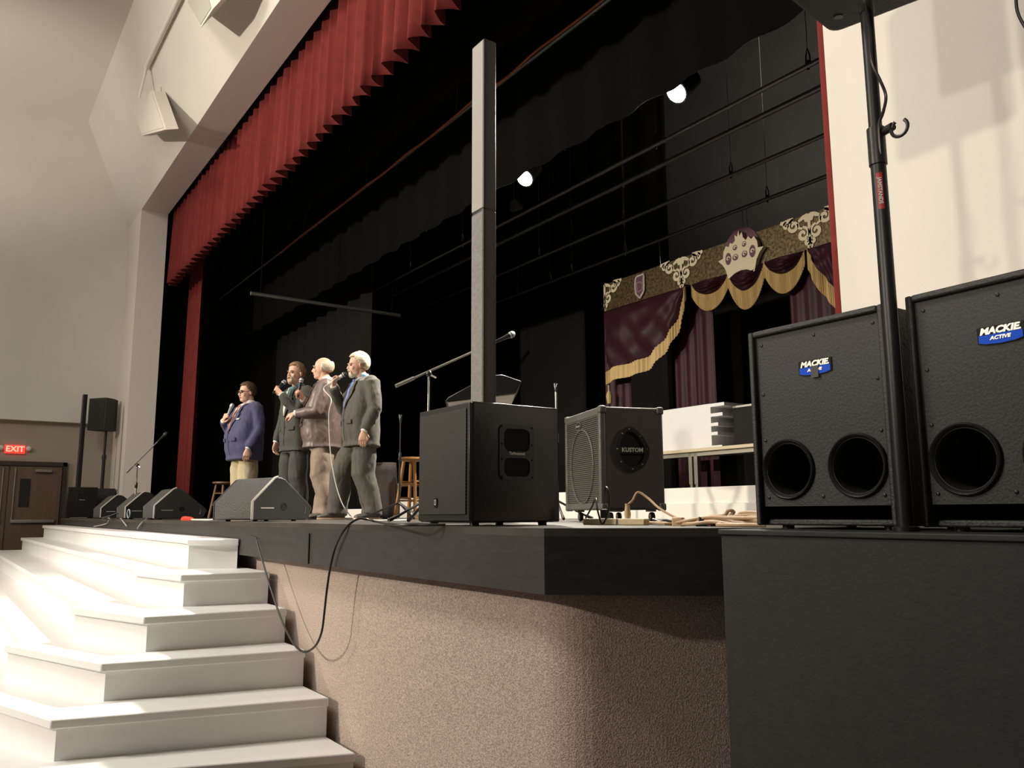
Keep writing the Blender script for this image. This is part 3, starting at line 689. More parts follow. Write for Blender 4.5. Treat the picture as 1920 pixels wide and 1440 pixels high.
# ================================================================ pipes and rigging over the stage
def batten(label, px, py, Y, hang, x0=-18.5, x1=1.2, r=.024):
    p = at_y(px, py, Y); z = p.z
    t = thing('batten_pipe', label, 'pipe', (0, Y, z), 0, 'pipes hung over the stage')
    MB().tube([(x0, 0, 0), (x1, 0, 0)], r, 10).build('tube', 'pipe', t)
    for q in hang:
        x = at_y(q, py, Y).x
        h = MB().tube([(x, 0, .16), (x, 0, 9.55 - z)], .0035, 5).build('hanger_wire', 'dullmetal', t)
        k = MB(); k.tube([(x, 0, -.03), (x - .022, 0, .02), (x - .018, 0, .10), (x, 0, .17), (x + .018, 0, .10), (x + .022, 0, .02), (x, 0, -.03)], .007, 6)
        k.tube([(x, 0, -.045), (x, 0, .05)], .012, 6); k.build('turnbuckle', 'chrome', h)
    return z
batten('black pipe with orange cable strung along it, nearest the red valance', 567, 442, 4.75, (570, 685, 855, 1122))
batten('dark pipe that carries the two lit stage lamps', 1000, 310, 5.4, (800, 1060))
batten('pale lit pipe just below the lit stage lamps', 1230, 271, 6.0, (773, 868, 1230, 1525))
batten('dark pipe between the two pale lit pipes', 1440, 212, 6.6, (1165,), r=.03)
batten('pale lit pipe crossing above the middle of the gold board', 1223, 392, 7.3, (1010, 1168, 1374))
HZ = batten('pipe from which the gold board and crown hang', 1394, 390, 8.0, (970, 1030, 1070, 1170, 1440))
Y = 4.705; pts = [at_y(x, y, Y) for x, y in ((527, 475), (540, 462), (553, 452), (567, 440), (600, 415), (640, 385), (690, 345), (720, 325), (760, 290), (800, 262), (854, 217), (900, 178), (950, 145), (1000, 100), (1060, 55), (1130, 0), (1200, -60))]
o = MB().tube(smoothpts(pts, 5), .012, 6).build('orange_cable', 'orangecord'); tag(o, 'thin orange cable sagging along the pipe nearest the red valance', 'cable')
t = thing('side_pipe', 'dark handrail pipe along the black left side of the stage', 'pipe', (0, 0, 0))
a, b = at_x(470, 550, -12.0), at_x(750, 592, -12.0)
MB().tube([a, b], .03, 8).build('tube', 'pipe', t)
for k in (0.06, .94): p = a.lerp(b, k); MB().tube([p, (p.x, p.y, 9.5)], .006, 6).build('hanger_wire', 'blackcloth', t)

# stage lamps: two lit, and dark ones on a side pole
def lamp(label, px, py, Y, target, lit=True):
    p = at_y(px, py, Y); t = thing('stage_lamp', label, 'stage light', p, 0, 'lit stage lamps' if lit else None)
    d = (Vector(target) - p).normalized(); m = d.to_track_quat('Z', 'Y').to_matrix()
    MB().lathe([(.05, -.30), (.10, -.27), (.11, -.12), (.105, -.02), (.115, 0), (.115, .02)], (0, 0, 0), 20, m, True).build('housing', 'satin', t)
    MB().lathe([(.098, .021), (.07, .032), (0, .038)], (0, 0, 0), 20, m).build('lens', 'lens', t)
    top = .0 + 1
    MB().tube([m @ Vector((.115, 0, -.1)), (0, 0, .2), m @ Vector((-.115, 0, -.1))], .008, 6).build('yoke', 'satin', t)
    MB().tube([(0, 0, .19), (0, 0, .33)], .02, 8).build('clamp', 'satin', t)
    spot('stage_lamp_beam', p + d * .06, target, 2200, 80, .6, (1, .92, .80), .08)
lamp('lit stage lamp left of two, glaring above the head of the grey column speaker', 985, 333, 5.4, (-6.2, 1.0, .8))
lamp('lit stage lamp right of two, glaring high above the gold board', 1270, 172, 5.4, (-5.2, .6, .8))
p = at_y(531, 500, 6.2)
t = thing('side_light_pole', 'dark pole with small glass lamps at the black left side of the stage', 'light stand', (p.x, p.y, H))
zt = at_y(521, 400, 6.2).z - H
MB().tube([(0, 0, 0), (0, 0, zt)], .035, 8).build('pole', 'pipe', t)
MB().box((.12, .0, zt * .5 + 1.2), (.14, .1, zt - 2.6)).build('post', 'sidepost', t)
for px, py, r in ((536, 498, .10), (507, 491, .05), (520, 500, .04)):
    q = at_y(px, py, 6.05); k = MB().ell(q - Vector((p.x, p.y, H)), (r, r, r)).build('lamp_globe', 'globe', t)
    MB().tube([q - Vector((p.x, p.y, H)), (0, 0, q.z - H)], .012, 6).build('lamp_arm', 'pipe', k)
p = at_y(964, 385, 7.6)
t = thing('stage_lamp', 'dark unlit round lamp below the left lit stage lamp', 'stage light', p)
MB().lathe([(.04, -.16), (.10, -.05), (.115, .02)], (0, 0, 0), 20, Matrix.Rotation(PI / 2, 3, 'X'), True).build('housing', 'globe', t)
MB().tube([(0, 0, .1), (0, 0, 9.895 - p.z)], .012, 6).build('stem', 'pipe', t)

# ================================================================ gold board, crown, scrolls and drapes
YB = 8.0
PA, PB, PC, PD = at_y(1133, 534, YB), at_y(1133.5, 583, YB), at_y(1567, 383, YB), at_y(1569, 453, YB)
X0 = PA.x; zb, zt = (PB.z + PD.z) / 2, (PA.z + PC.z) / 2; hb = zt - zb; X1 = X0 + 5.6
t = thing('gold_header_board', 'long gold sequin board with cream scrolls hanging over burgundy drapes', 'stage decoration', (X0, YB, zb))
MB().bx(0, X1 - X0, 0, .03, 0, hb).build('board', 'gold', t)
def U(px): return at_y(px, 450, YB).x - X0
def ring_strip(P, wd, m, y=0.0, th=.012):
    """flat ribbon of width wd along the polyline P (u,v), standing off the board"""
    n = len(P); Lp, Rp = [], []
    for i in range(n):
        a, b = P[max(i - 1, 0)], P[min(i + 1, n - 1)]
        dx, dy = b[0] - a[0], b[1] - a[1]; l = math.hypot(dx, dy) or 1
        w = wd * 1.25 * (.6 + .4 * math.sin(PI * min(1, (i + 1) / n * 1.02))) / 2
        Lp.append((P[i][0] - dy / l * w, P[i][1] + dx / l * w)); Rp.append((P[i][0] + dy / l * w, P[i][1] - dx / l * w))
    for i in range(n - 1): m.prism([Lp[i], Lp[i + 1], Rp[i + 1], Rp[i]], 0, th, lambda u, v, q: (u, y - q, v))
def spiral(cx, cy, r, turns, a0, sgn, n=22):
    return [(cx + r * (1 - .82 * i / n) * math.cos(a0 + sgn * turns * 2 * PI * i / n), cy + r * (1 - .82 * i / n) * math.sin(a0 + sgn * turns * 2 * PI * i / n)) for i in range(n + 1)]
def scroll(cx, half=0, k=1.0):
    """lace-like triangle of scrolls pointing down; half=1 keeps only the right side"""
    m = MB(); s = hb
    for sg in (-1, 1):
        if half and sg != half: continue
        ring_strip(spiral(cx + sg * .50 * s, .78 * s, .20 * s, 1.3, PI / 2, -sg), .085 * s, m)
        ring_strip(spiral(cx + sg * .21 * s, .46 * s, .20 * s, 1.3, PI / 2, sg), .085 * s, m)
        ring_strip([(cx + sg * .04 * s, .97 * s), (cx + sg * .2 * s, .93 * s), (cx + sg * .34 * s, .86 * s)], .10 * s, m)
        ring_strip([(cx + sg * .50 * s, .97 * s), (cx + sg * .68 * s, .96 * s), (cx + sg * .86 * s, .95 * s), (cx + sg * .94 * s, .985 * s)], .12 * s, m)
        ring_strip([(cx + sg * .36 * s, .82 * s), (cx + sg * .34 * s, .68 * s), (cx + sg * .22 * s, .62 * s)], .07 * s, m)
        ring_strip(spiral(cx + sg * .09 * s, .22 * s, .11 * s, 1.1, PI / 2, sg), .07 * s, m)
        ring_strip([(cx + sg * .02 * s, .02 * s), (cx + sg * .06 * s, .07 * s), (cx + sg * .03 * s, .16 * s)], .07 * s, m)
        ring_strip(spiral(cx + sg * .74 * s, .86 * s, .11 * s, 1.1, PI / 2, -sg), .06 * s, m)
    if not half: m.prism([(cx - .20 * s, s), (cx + .20 * s, s), (cx + .12 * s, .78 * s), (cx - .12 * s, .78 * s)], 0, .014, lambda u, v, q: (u, -q, v))
    ring_strip([(cx + half * .03 * s, .98 * s), (cx + half * .03 * s, .5 * s), (cx + half * .03 * s, .03 * s)], .08 * s, m)
    return m.build('scroll_ornament', 'cream_cut', t)
scroll(0.005, half=1); scroll(U(1276)); scroll(U(1520))
# shield with the letter
us, ss = U(1199), hb * .47
sh = [(-.42, .46), (-.36, .80), (-.22, .92), (.22, .92), (.36, .98), (.44, .8), (.40, .5), (.43, .1), (.38, -.35), (0, -.80), (-.38, -.38), (-.43, .05)]
sh = [(us + u * ss * 1.08, hb * .48 + (v - .08) * ss * .98) for u, v in sh]
k = MB().prism(sh, .002, .02, FRONT).build('shield', 'purple', t)
e = MB()
for i in range(len(sh)): 
    a, b = Vector((sh[i][0], -.02, sh[i][1])), Vector((sh[(i + 1) % len(sh)][0], -.02, sh[(i + 1) % len(sh)][1])); e.tube([a, b], .016, 6)
e.build('shield_edge', 'silver', k)
text('D', ss * 1.15, 'purpleletter', k, (us, -.021, hb * .46), (PI / 2, 0, 0), name='letter', ext=.002)
# crown
cu = U(1394); cs = hb
bx_ = MB().prism([(cu + .74 * cs * math.cos(a) - .03, .32 * cs + .98 * cs * math.sin(a)) for a in [i * PI / 20 for i in range(21)]], .004, .012, FRONT).build('crown_backing', 'purple', t)
CR = [(-.46, -.16), (-.20, -.03), (0, .0), (.20, -.03), (.46, -.16), (.55, .18), (.66, .36), (.80, .50), (.62, .52), (.60, .72), (.50, .90), (.40, .84), (.30, .96), (.22, .86), (.12, .98), (.09, 1.16), (0, 1.05), (-.02, 1.24), (-.09, 1.06), (-.17, 1.14), (-.16, .96), (-.26, .88), (-.34, .94), (-.40, .82), (-.50, .88), (-.60, .72), (-.62, .52), (-.80, .48), (-.66, .34), (-.55, .16)]
cr = MB().prism([(cu + u * cs * 1.06, v * cs * 1.0 - .03) for u, v in CR], .014, .075, FRONT).build('crown', 'cream_cut', t)
for (a, b, ra, rb) in ((-.42, .46, .105, .19), (.42, .46, .105, .19), (-.17, .74, .075, .085), (.15, .76, .075, .085), (-.17, .44, .10, .10), (.15, .45, .10, .10)):
    h = MB().prism([(cu + (a + ra * math.cos(i * PI / 9)) * cs * 1.08, (b + rb * math.sin(i * PI / 9)) * cs - .03) for i in range(18)], .075, .077, FRONT).build('crown_opening', 'purple', cr)
    m = MB(); ring_strip(spiral(cu + a * cs * 1.08, b * cs - .03, min(ra, rb) * .75 * cs, .9, 0, 1, 12), .03 * cs, m, -.077, .004); m.build('crown_curl', 'cream_cut', cr)
for px in (1394, 1402, 1236): 
    u = U(px); MB().tube([(u, .015, hb - .01), (u, .0, HZ - zb - .026)], .005, 5).build('hanger_wire', 'dullmetal', t)

def swag(xa, za, xb, zb_, xl, zl, label, depth=.10, fr=.22, y=YB - .03, n=36, folds=5):
    """satin swag hung between (xa,za) and (xb,zb_) whose hem sags through (xl,zl); gold fringe along the hem"""
    t = thing('swag_drape', label, 'drape', (xa, y, za), 0, 'burgundy swags with gold fringe')
    def hem(u):   # quadratic through the three points, u in 0..1
        x = xa + (xb - xa) * u; ul = (xl - xa) / (xb - xa)
        # za + b u + c u^2
        c = ((zl - za) / ul - (zb_ - za)) / (ul - 1); b = (zb_ - za) - c
        return x, za + b * u + c * u * u
    def fn(u, v):
        x, z = hem(u); zt_ = zb + .04 if z < zb else z + .02
        top_ = zb - .002
        q = v ** .8
        zz = top_ + (z - top_) * q
        bulge = math.sin(PI * min(1, max(0, u))) * math.sin(PI * min(1, v * .95 + .05)) * depth
        fold = math.sin(v * PI * 2 * folds + math.sin(u * 5) * .8) * .022 * math.sin(PI * u) ** .5 * (1 if 0 < u < 1 else 0)
        return (x - xa, .02 - bulge - fold, zz - za)
    MB().grid(fn, n, 26).build('cloth', 'burgundy', t, thick=.004, smooth=80)
    def ff(u, v):
        x, z = hem(u); p = fn(u, 1)
        return (p[0], p[1] - .012 + .008 * math.sin(u * 220), p[2] + .02 - v * fr * (.75 + .25 * math.sin(PI * u)))
    MB().grid(ff, n * 4, 3).build('fringe', 'fringe', t, thick=.006, smooth=0)
def sw(p1, p2, pl, label, **k):
    a, b, l = (at_y(q[0], q[1], YB - .03) for q in (p1, p2, pl))
    swag(a.x, a.z, b.x, b.z, l.x, l.z, label, **k)
# first the long left tail drape, then the short swags and the right-hand tail
def tail(P, label, fr):
    """drape gathered up to the right: hem runs through the points P (px) from its low left end to the board"""
    Q = smoothpts([at_y(x, y, YB - .04) for x, y in P], 8); x0, z0 = Q[0].x, Q[0].z
    t = thing('swag_drape', label, 'drape', (x0, YB - .04, z0), 0, 'burgundy swags with gold fringe')
    n = len(Q) - 1; zt_ = zb - .002
    def fn(u, v):
        i = min(n - 1, int(u * n)); f = u * n - i; p = Q[i].lerp(Q[i + 1], f)
        z = zt_ + (p.z - zt_) * v; h = zt_ - p.z
        w = math.sin((u * 6.5 + (1 - v) * 2.2 * (1 - u)) * 2 * PI) * .035 * min(1, h) * (.4 + .6 * v) + math.sin((u * 3 + v * 1.5) * 2 * PI) * .02
        k = min(1, u * 4); return (p.x - x0, .025 - (.03 + .06 * k + w * (.3 + .7 * k)) * min(1, v * 6) - .10 * k * math.sin(PI * v) * min(1, h), z - z0)
    MB().grid(fn, n * 2, 22).build('cloth', 'burgundy', t, thick=.004, smooth=80)
    MB().grid(lambda u, v: (fn(u, 1)[0], fn(u, 1)[1] - .015 + .008 * math.sin(u * 260), fn(u, 1)[2] + .02 - v * fr), n * 5, 3).build('fringe', 'fringe', t, thick=.006, smooth=0)
tail([(1139, 702), (1150, 694), (1190, 684), (1222, 670), (1255, 640), (1275, 605), (1290, 560), (1293, 541)], 'largest burgundy swag with gold fringe, hanging low at the left end of the gold board', .19)
sw((1295, 536), (1364, 516), (1325, 555), 'small burgundy swag with gold fringe, first to the right of the large low one')
sw((1363, 515), (1432, 492), (1396, 548), 'middle burgundy swag with gold fringe directly under the crown', fr=.24)
sw((1430, 492), (1507, 470), (1463, 517), 'burgundy swag with gold fringe just right of the crown', fr=.24)
tail([(1640, 640), (1600, 590), (1576, 548), (1550, 520), (1530, 492), (1515, 470)][::-1], 'burgundy swag with gold fringe cut off by the red curtain edge', .24)
def panel(px0, px1, zb_, label, seed, y=YB + .1):
    a, b = at_y(px0, 600, y).x, at_y(px1, 600, y).x
    cloth(a, b, y, zb_, zt - .02, .16, .02, 'drape_panel', 'burgundy', label, 'drape', 'long burgundy drape panels', seed=seed, nv=4)
panel(1133, 1180, H + .02, 'narrow burgundy drape panel falling behind the large low swag', 21)
panel(1262, 1337, H + .02, 'burgundy drape panel between the large low swag and black opening', 22)
panel(1483, 1590, H + .02, 'burgundy drape panel behind the left big subwoofer and red curtain edge', 23)
a = at_y(1141, 722, YB - .06); b = at_y(1143, 757, YB - .06)
o = MB().tube([a, a.lerp(b, .3), a.lerp(b, .4), a.lerp(b, .6), b], [.01, .012, .03, .045, .03], 8).build('gold_tassel', 'fringe'); tag(o, 'gold tassel hanging below the left tip of the large swag', 'tassel')

# ================================================================ white platforms, table and step unit behind the amplifier
a = at_z(738, 967.5, H + 0); Yp = 5.0
xa, xb = at_y(640, 950, Yp).x, at_y(1425, 940, Yp).x
zlo, zhi = at_y(1330, 944, Yp).z, at_y(1330, 915.5, Yp + .3).z
t = thing('white_platform', 'long low white two-tier platform lying behind the amplifier and wooden stool', 'platform', (0, 0, 0))
MB().bx(xa, xb, Yp, Yp + .35, H + .002, zlo).build('lower_tier', 'whiteplat', t, bevel=.004)
xm = at_y(1058, 930, Yp + .02).x
MB().bx(at_y(734, 940, Yp).x, xb, Yp + .02, Yp + 1.2, zlo, zhi).build('upper_tier', 'whiteplat', t, bevel=.004)
Ht = .74; A, B = at_z(1240, 847.5, H + Ht), at_z(1407, 830.5, H + Ht)
ya = (A.y + B.y) / 2
t = thing('folding_table', 'folding table with pale top and grey metal legs carrying the white step unit', 'table', (0, 0, 0))
MB().bx(A.x - .3, B.x + .5, ya, ya + .75, H + Ht - .035, H + Ht).build('top', 'tabletop', t, bevel=.004)
MB().bx(A.x - .2, B.x + .4, ya + .04, ya + .07, H + Ht - .08, H + Ht - .035).build('apron', 'tableleg', t)
xl = [at_y(px, 880, ya + .06).x for px in (1297, 1307)]
for x in xl + [B.x + .4, A.x - .2]:
    MB().bx(x - .025, x + .025, ya + .04, ya + .09, H + .36, H + Ht - .035).bx(x - .018, x + .018, ya + .047, ya + .083, zhi + .002, H + .42).build('leg', 'tableleg', t)
# white step unit lying on the table
C1, C2 = at_y(1245, 769, ya + .1), at_y(1334, 757, ya + .1)
hz = C2.z - H - Ht
t = thing('white_step_unit', 'white wooden step unit with projecting treads standing on the folding table', 'steps', (0, 0, 0))
MB().bx(C1.x - .25, C2.x, ya + .08, ya + .55, H + Ht + .001, C2.z - .0).build('body', 'white', t, bevel=.003)
for k, (px0, px1, py) in enumerate(((1334, 1356, 757.5), (1333, 1353, 776), (1323, 1345, 795), (1322, 1344, 812))):
    a, b = at_y(px0, py, ya + .1), at_y(px1 + 4, py, ya + .1)
    MB().bx(C2.x - .002, b.x, ya + .08, ya + .5, a.z - .035, a.z).build('tread', 'white', t)
MB().bx(C2.x - .05, C2.x + .14, ya + .08, ya + .5, H + Ht + .002, H + Ht + .022).build('base_tread', 'white', t)
a, b = at_y(1374, 762, ya + .2), at_y(1425, 768, ya + .2)
t = thing('black_case', 'black box with grey top edge beside the white step unit', 'case', (0, 0, 0))
MB().bx(a.x, b.x, ya + .2, ya + .6, H + Ht + .002, a.z - .02).build('body', 'blackroom', t)
MB().bx(a.x, b.x, ya + .19, ya + .6, a.z - .02, a.z).build('lid', 'dullmetal', t)
for i, px in enumerate((1320, 1345)):
    p = at_y(px, 900, 7.3); o = MB().bx(p.x - .05, p.x + .05, 7.3, 7.36, H + .001, H + .66).build('burgundy_post', 'burgundy')
    tag(o, ('wider' if i == 0 else 'narrower') + ' burgundy cloth strip seen under the folding table', 'cloth strip')

# ================================================================ stools, chair, draped cloth
def stool(label, px, py_top, D, h, m, rs=.165):
    c = at_d(px, py_top, D); t = thing('bar_stool', label, 'stool', (c.x, c.y, H), .5)
    MB().lathe([(0, h - .04), (rs * .85, h - .04), (rs, h - .022), (rs * .97, h - .004), (rs * .8, h), (0, h)], (0, 0, 0), 28).build('seat', m, t)
    for i in range(4):
        a = PI / 4 + i * PI / 2; u, v = math.cos(a), math.sin(a)
        MB().tube([(u * .10, v * .10, h - .03), (u * .19, v * .19, .0)], [.019, .022], 10).build('leg', m, t)
    for k, z in enumerate((.20, .38)):
        r = .19 - (.09) * z / h
        for i in range(4):
            a0, a1 = PI / 4 + i * PI / 2, PI / 4 + (i + 1) * PI / 2
            MB().tube([(math.cos(a0) * r, math.sin(a0) * r, z + .03 * (i % 2)), (math.cos(a1) * r, math.sin(a1) * r, z + .03 * (i % 2))], .011, 8).build('rung', m, t)
stool('blond wooden bar stool half hidden by the perforated subwoofer', 774, 861, 9.3, .68, 'wood')
stool('dark brown stool behind the largest wedge monitor, left of the blue blazer', 419, 905, 13.0, .56, 'darkwood')
c = at_d(759, 905, 12.4); t = thing('stacking_chair', 'black chair with pale seat edge behind the blond stool', 'chair', (c.x, c.y, H), math.radians(-55))
MB().bx(-.22, .22, -.2, .2, .46, .495).build('seat', 'tabletop', t, bevel=.01)
MB().tube([(-.21, .2, .47), (-.20, .23, .54), (-.1, .25, .575), (.1, .25, .575), (.20, .23, .54), (.21, .2, .47)], .022, 8).build('backrest', 'satin', t)
for x in (-.2, .2):
    for y in (-.18, .18): MB().tube([(x, y, .42), (x * 1.08, y * 1.1, 0)], .012, 8).build('leg', 'dullmetal', t)
c = at_d(724, 868, 9.5); hc = c.z - H
t = thing('draped_stand', 'small stand covered by a grey-brown cloth behind the man with the corded microphone', 'draped stand', (c.x, c.y, H), math.radians(10))
def dr(u, v):
    a = u * 2 * PI; r = .115 + .038 * (1 - v) + .012 * math.sin(a * 9) * (1 - v)
    return (r * 1.15 * math.cos(a), r * .9 * math.sin(a), .012 + (hc - .012) * v)
MB().grid(dr, 72, 6).build('cloth', 'drape', t, thick=.004, smooth=80)
MB().lathe([(0, hc), (.114, hc), (.114, hc - .02)], (0, 0, 0), 30).build('top', 'drape', t)
MB().tube([(0, 0, 0), (0, 0, hc - .01)], .03, 8).build('post', 'satin', t)

# ================================================================ microphone stands, keyboard
def mic_shape(m_h, m_g, par, p, d, l=.16, ballr=.026):
    """handheld microphone from p along d"""
    p, d = Vector(p), Vector(d).normalized(); m = d.to_track_quat('Z', 'Y').to_matrix()
    MB().lathe([(.010, 0), (.012, .01), (.015, l * .6), (.020, l * .97), (.021, l)], p, 14, m, True).build('handle', m_h, par)
    MB().lathe([(.020, l), (ballr, l + .012), (ballr, l + .022), (ballr * .97, l + .035), (ballr * .7, l + .049), (0, l + .055)], p, 16, m).build('grille_ball', m_g, par)
    MB().lathe([(ballr + .001, l + .014), (ballr + .002, l + .018), (ballr + .001, l + .022)], p, 16, m).build('grille_band', m_h, par)
MT['micball'] = mat('pale_mesh_ball', (.55, .55, .53), .4, .4, bump=.4, bscale=300)
MT['micdark'] = mat('dark_mesh_ball', (.06, .06, .06), .4, .4, bump=.4, bscale=300)
MT['michandle'] = mat('pale_blue_grey_handle', (.42, .45, .48), .35, .2)
def boomstand(label, px, D, clutch, tip, weight, legs, mic=None, base=None):
    c = at_d(px, 960, D); t = thing('microphone_stand', label, 'microphone stand', (c.x, c.y, H)); o = Vector((c.x, c.y, H))
    cl = at_d(clutch[0], clutch[1], D) - o; cl.x = cl.y = 0
    thin = label.startswith('empty'); q = .75 if thin else 1
    MB().tube([(0, 0, .06), (0, 0, cl.z * .6)], .012 * q, 10).build('lower_tube', 'satin' if thin else 'dullmetal', t)
    MB().tube([(0, 0, cl.z * .58), (0, 0, cl.z * .60), (0, 0, cl.z * .67), (0, 0, cl.z * .69)], [.013 * q, .018 * q, .018 * q, .012 * q], 10).build('collar', 'satin', t)
    MB().tube([(0, 0, cl.z * .6), cl], .0085 * q, 10).build('upper_tube', 'satin' if thin else 'chrome', t)
    for a in legs:
        q = Vector((math.cos(a) * .36, math.sin(a) * .36, .012)); g = MB().tube([(0, 0, .16), q], .010, 8).build('leg', 'satin', t)
        MB().tube([q - Vector((math.cos(a) * .05, math.sin(a) * .05, -.022)), q + Vector((math.cos(a) * .02, math.sin(a) * .02, 0))], .0125, 8).build('rubber_foot', 'satin', g)
    if tip:
        a, b = at_d(weight[0], weight[1], D - .1) - o, at_d(tip[0], tip[1], D + .25) - o
        MB().tube([a, b], .0085, 10).build('boom', 'dullmetal', t)
        MB().tube([a, a.lerp(b, .17)], .014, 12).build('counterweight', 'dullmetal', t)
        k = MB().ell(cl + Vector((0, 0, .012)), (.024, .024, .024)).build('clutch', 'satin', t)
        MB().tube([cl + Vector((0, 0, .012)), cl + Vector((.05, .03, -.02))], .008, 8).build('clutch_lever', 'chrome', k)
        if mic:
            d = (b - a).normalized(); mm = thing('microphone', mic, 'microphone', o + b)
            mic_shape('satin', 'micball' if 'pale' in mic else 'micdark', mm, d * -.02, d, .14)
    else:
        MB().tube([cl, cl + Vector((0, 0, .03)), cl + Vector((-.012, -.004, .075))], [.010, .014, .010], 8).build('microphone_clip', 'satin', t)
        MB().tube([cl + Vector((.0, 0, .03)), cl + Vector((.016, .004, .07))], [.010, .007], 8).build('clip_jaw', 'satin', t)
boomstand('chrome boom microphone stand leaning over behind the perforated subwoofer', 801, 6.0, (801, 704), (931, 640), (742, 724), (math.radians(288), math.radians(312), math.radians(100)), 'pale microphone at the end of the boom right of the grey column')
boomstand('empty straight black microphone stand left of the blond stool', 748, 8.0, (749, 792), None, None, (math.radians(10), math.radians(130), math.radians(250)))
boomstand('short silver microphone stand with empty clip behind the amplifier', 1045, 7.0, (1045, 735), None, None, (math.radians(90), math.radians(210), math.radians(330)))
boomstand('distant thin boom stand above the small wedge monitors, before the white pillar', 252, 11.0, (253, 874), (297, 827), (237, 886), (math.radians(20), math.radians(140), math.radians(260)), 'small dark microphone on the distant boom stand at the left')
c = at_d(915, 738, 5.9); t = thing('keyboard_stand', 'chrome and black cross-legged stand behind the perforated subwoofer', 'stand', (c.x, c.y, H), math.radians(-34))
zk = c.z - H
for s in (-1, 1):
    MB().tube([(-s * .22, s * .02, 0), (s * .16, s * .02, zk - .13)], .016, 8).build('leg', 'satin', t)
MB().tube([(-.22, -.16, .012), (-.22, .16, .012)], .014, 8).build('foot', 'satin', t); MB().tube([(.22, -.16, .012), (.22, .16, .012)], .014, 8).build('foot', 'satin', t)
MB().tube([(-.17, -.15, zk - .12), (.17, -.15, zk - .12)], .012, 8).build('rail', 'chrome', t)
MB().ell((-.13, -.17, zk - .11), (.028, .028, .028)).build('knob', 'satin', t)
t = thing('mixing_console', 'sloping dark console with pale underside on a stand behind the grey column', 'console', (c.x, c.y, c.z), math.radians(58))
PR = [(-.30, -.09), (-.28, -.06), (.0, .095), (.10, .10), (.23, .055), (.19, -.03)]
MB().prism(PR, -.23, .23, lambda u, v, q: (u, q, v)).build('body', 'satin', t, bevel=.006)
MB().prism([(-.28, -.092), (.185, -.032), (.18, -.046), (-.28, -.102)], -.22, .22, lambda u, v, q: (u, q, v)).build('underside', 'jamb', t)
MB().tube([(.10, -.1, .08), (.10, -.1, .105)], .006, 6).build('knob', 'chrome', t)

# ================================================================ cables along the stage edge
ink = [at_z(835, 984, H + .006), at_z(790, 984, H + .006), at_z(735, 983.5, H + .006), at_y(705, 978, 1.98), at_y(688, 974, 1.93), at_y(672, 973, 1.89), at_y(655, 983, 1.85), at_y(641, 1000, 1.832)]
hang = [at_y(x, y, 1.83) for x, y in ((629, 1025), (620, 1060), (613, 1105), (608, 1150), (603, 1185), (592, 1210), (575, 1222), (560, 1217), (545, 1198), (527, 1160), (508, 1105), (493, 1055), (484, 1025))]
end = [at_y(481, 1013, 1.832), at_y(478, 1007, 1.828), at_y(470, 1004, 1.822)]
o = MB().tube(smoothpts(ink + hang + end, 6), .0065, 8).build('stage_cable', 'blackcord'); tag(o, 'long dark cable hanging in a loop over the carpeted stage front', 'cable')
o = MB().tube([at_y(345, 974, 1.93), at_y(359, 974, 1.93)], [.03, .022], 10).build('cable_plug', 'redplug'); o.location.z = 0; tag(o, 'bright red plug on the stage edge between two wedge monitors', 'plug')
o = MB().tube(smoothpts([(p.x, p.y, H + .009) for p in (at_y(358, 974, 1.93), at_y(375, 975, 1.92), at_y(392, 975, 1.95), at_y(405, 975, 2.0))], 5), .008, 6).build('floor_cable', 'whitecord'); tag(o, 'pale cable running from the red plug to the largest wedge', 'cable')
for i, (lb, pts) in enumerate((('grey cable snaking down the stage edge below the farthest wedge', ((195, 973), (205, 976), (200, 981), (188, 985), (176, 987))), ('grey cable curling before the small third wedge monitor', ((226, 972.5), (232, 979), (238, 987))), ('grey cable bending over the stage edge below the second wedge', ((275, 975), (266, 980), (261, 986), (258, 991))))):
    P = [at_y(x, y, 1.90 if y < 978 else 1.835) for x, y in pts]
    for q in P: q.z = max(q.z, H + .012) if q.y > 1.86 else q.z
    o = MB().tube(smoothpts(P, 5), .008, 6).build('floor_cable', 'greycord'); tag(o, lb, 'cable')
rg = [at_y(241, 967, 1.92) + Vector((.05 * math.cos(a) * 1.8, 0, .055 + .05 * math.sin(a) - .03)) for a in [i * PI / 8 for i in range(17)]]
o = MB().tube(rg, .008, 6).build('cable_loop', 'blueloop'); tag(o, 'small coil of pale blue cable by the third wedge monitor', 'cable')

# ================================================================ white box speakers and conduit on the sloping wall
def slope_y(z): return YO - (z - ZB) / (9.65 - ZB) * (YO - 1.87)
def on_slope(x, y, gap):
    Y = 2.3
    for _ in range(60): Y += .3 * (slope_y(at_y(x, y, Y).z) - gap - Y)
    return at_y(x, y, Y)
def boxspk(label, face, extra, back, gap):
    P0 = on_slope(sum(p[0] for p in face) / len(face), sum(p[1] for p in face) / len(face), gap)
    P = [at_y(x, y, P0.y) for x, y in face]; c = sum(P, Vector()) / len(P)
    t = thing('wall_speaker', label, 'loudspeaker', c); P = [p - c for p in P]; b = Vector(back)
    n = len(P); m = MB().add(P + [p + b for p in P], [tuple(range(n)), tuple(range(2 * n - 1, n - 1, -1))] + [((i + 1) % n, i, n + i, n + (i + 1) % n) for i in range(n)])
    m.build('cabinet', 'boxwhite', t, bevel=.01)
    q = [p * .9 + Vector((0, -.008, 0)) for p in P]; r = [p + Vector((0, .007, 0)) for p in q]
    MB().add(q + r, [tuple(range(n)), tuple(range(2 * n - 1, n - 1, -1))] + [((i + 1) % n, i, n + i, n + (i + 1) % n) for i in range(n)]).build('grille', extra, t)
    return t, c
t, c = boxspk('white box speaker hanging low on the sloping white wall', [(241, 178), (266, 255), (311, 243), (287, 171)], 'boxwhite', (.02, .18, .05), .28)
a = on_slope(262, 172, .25) - c; b = on_slope(276, 122, .06) - c
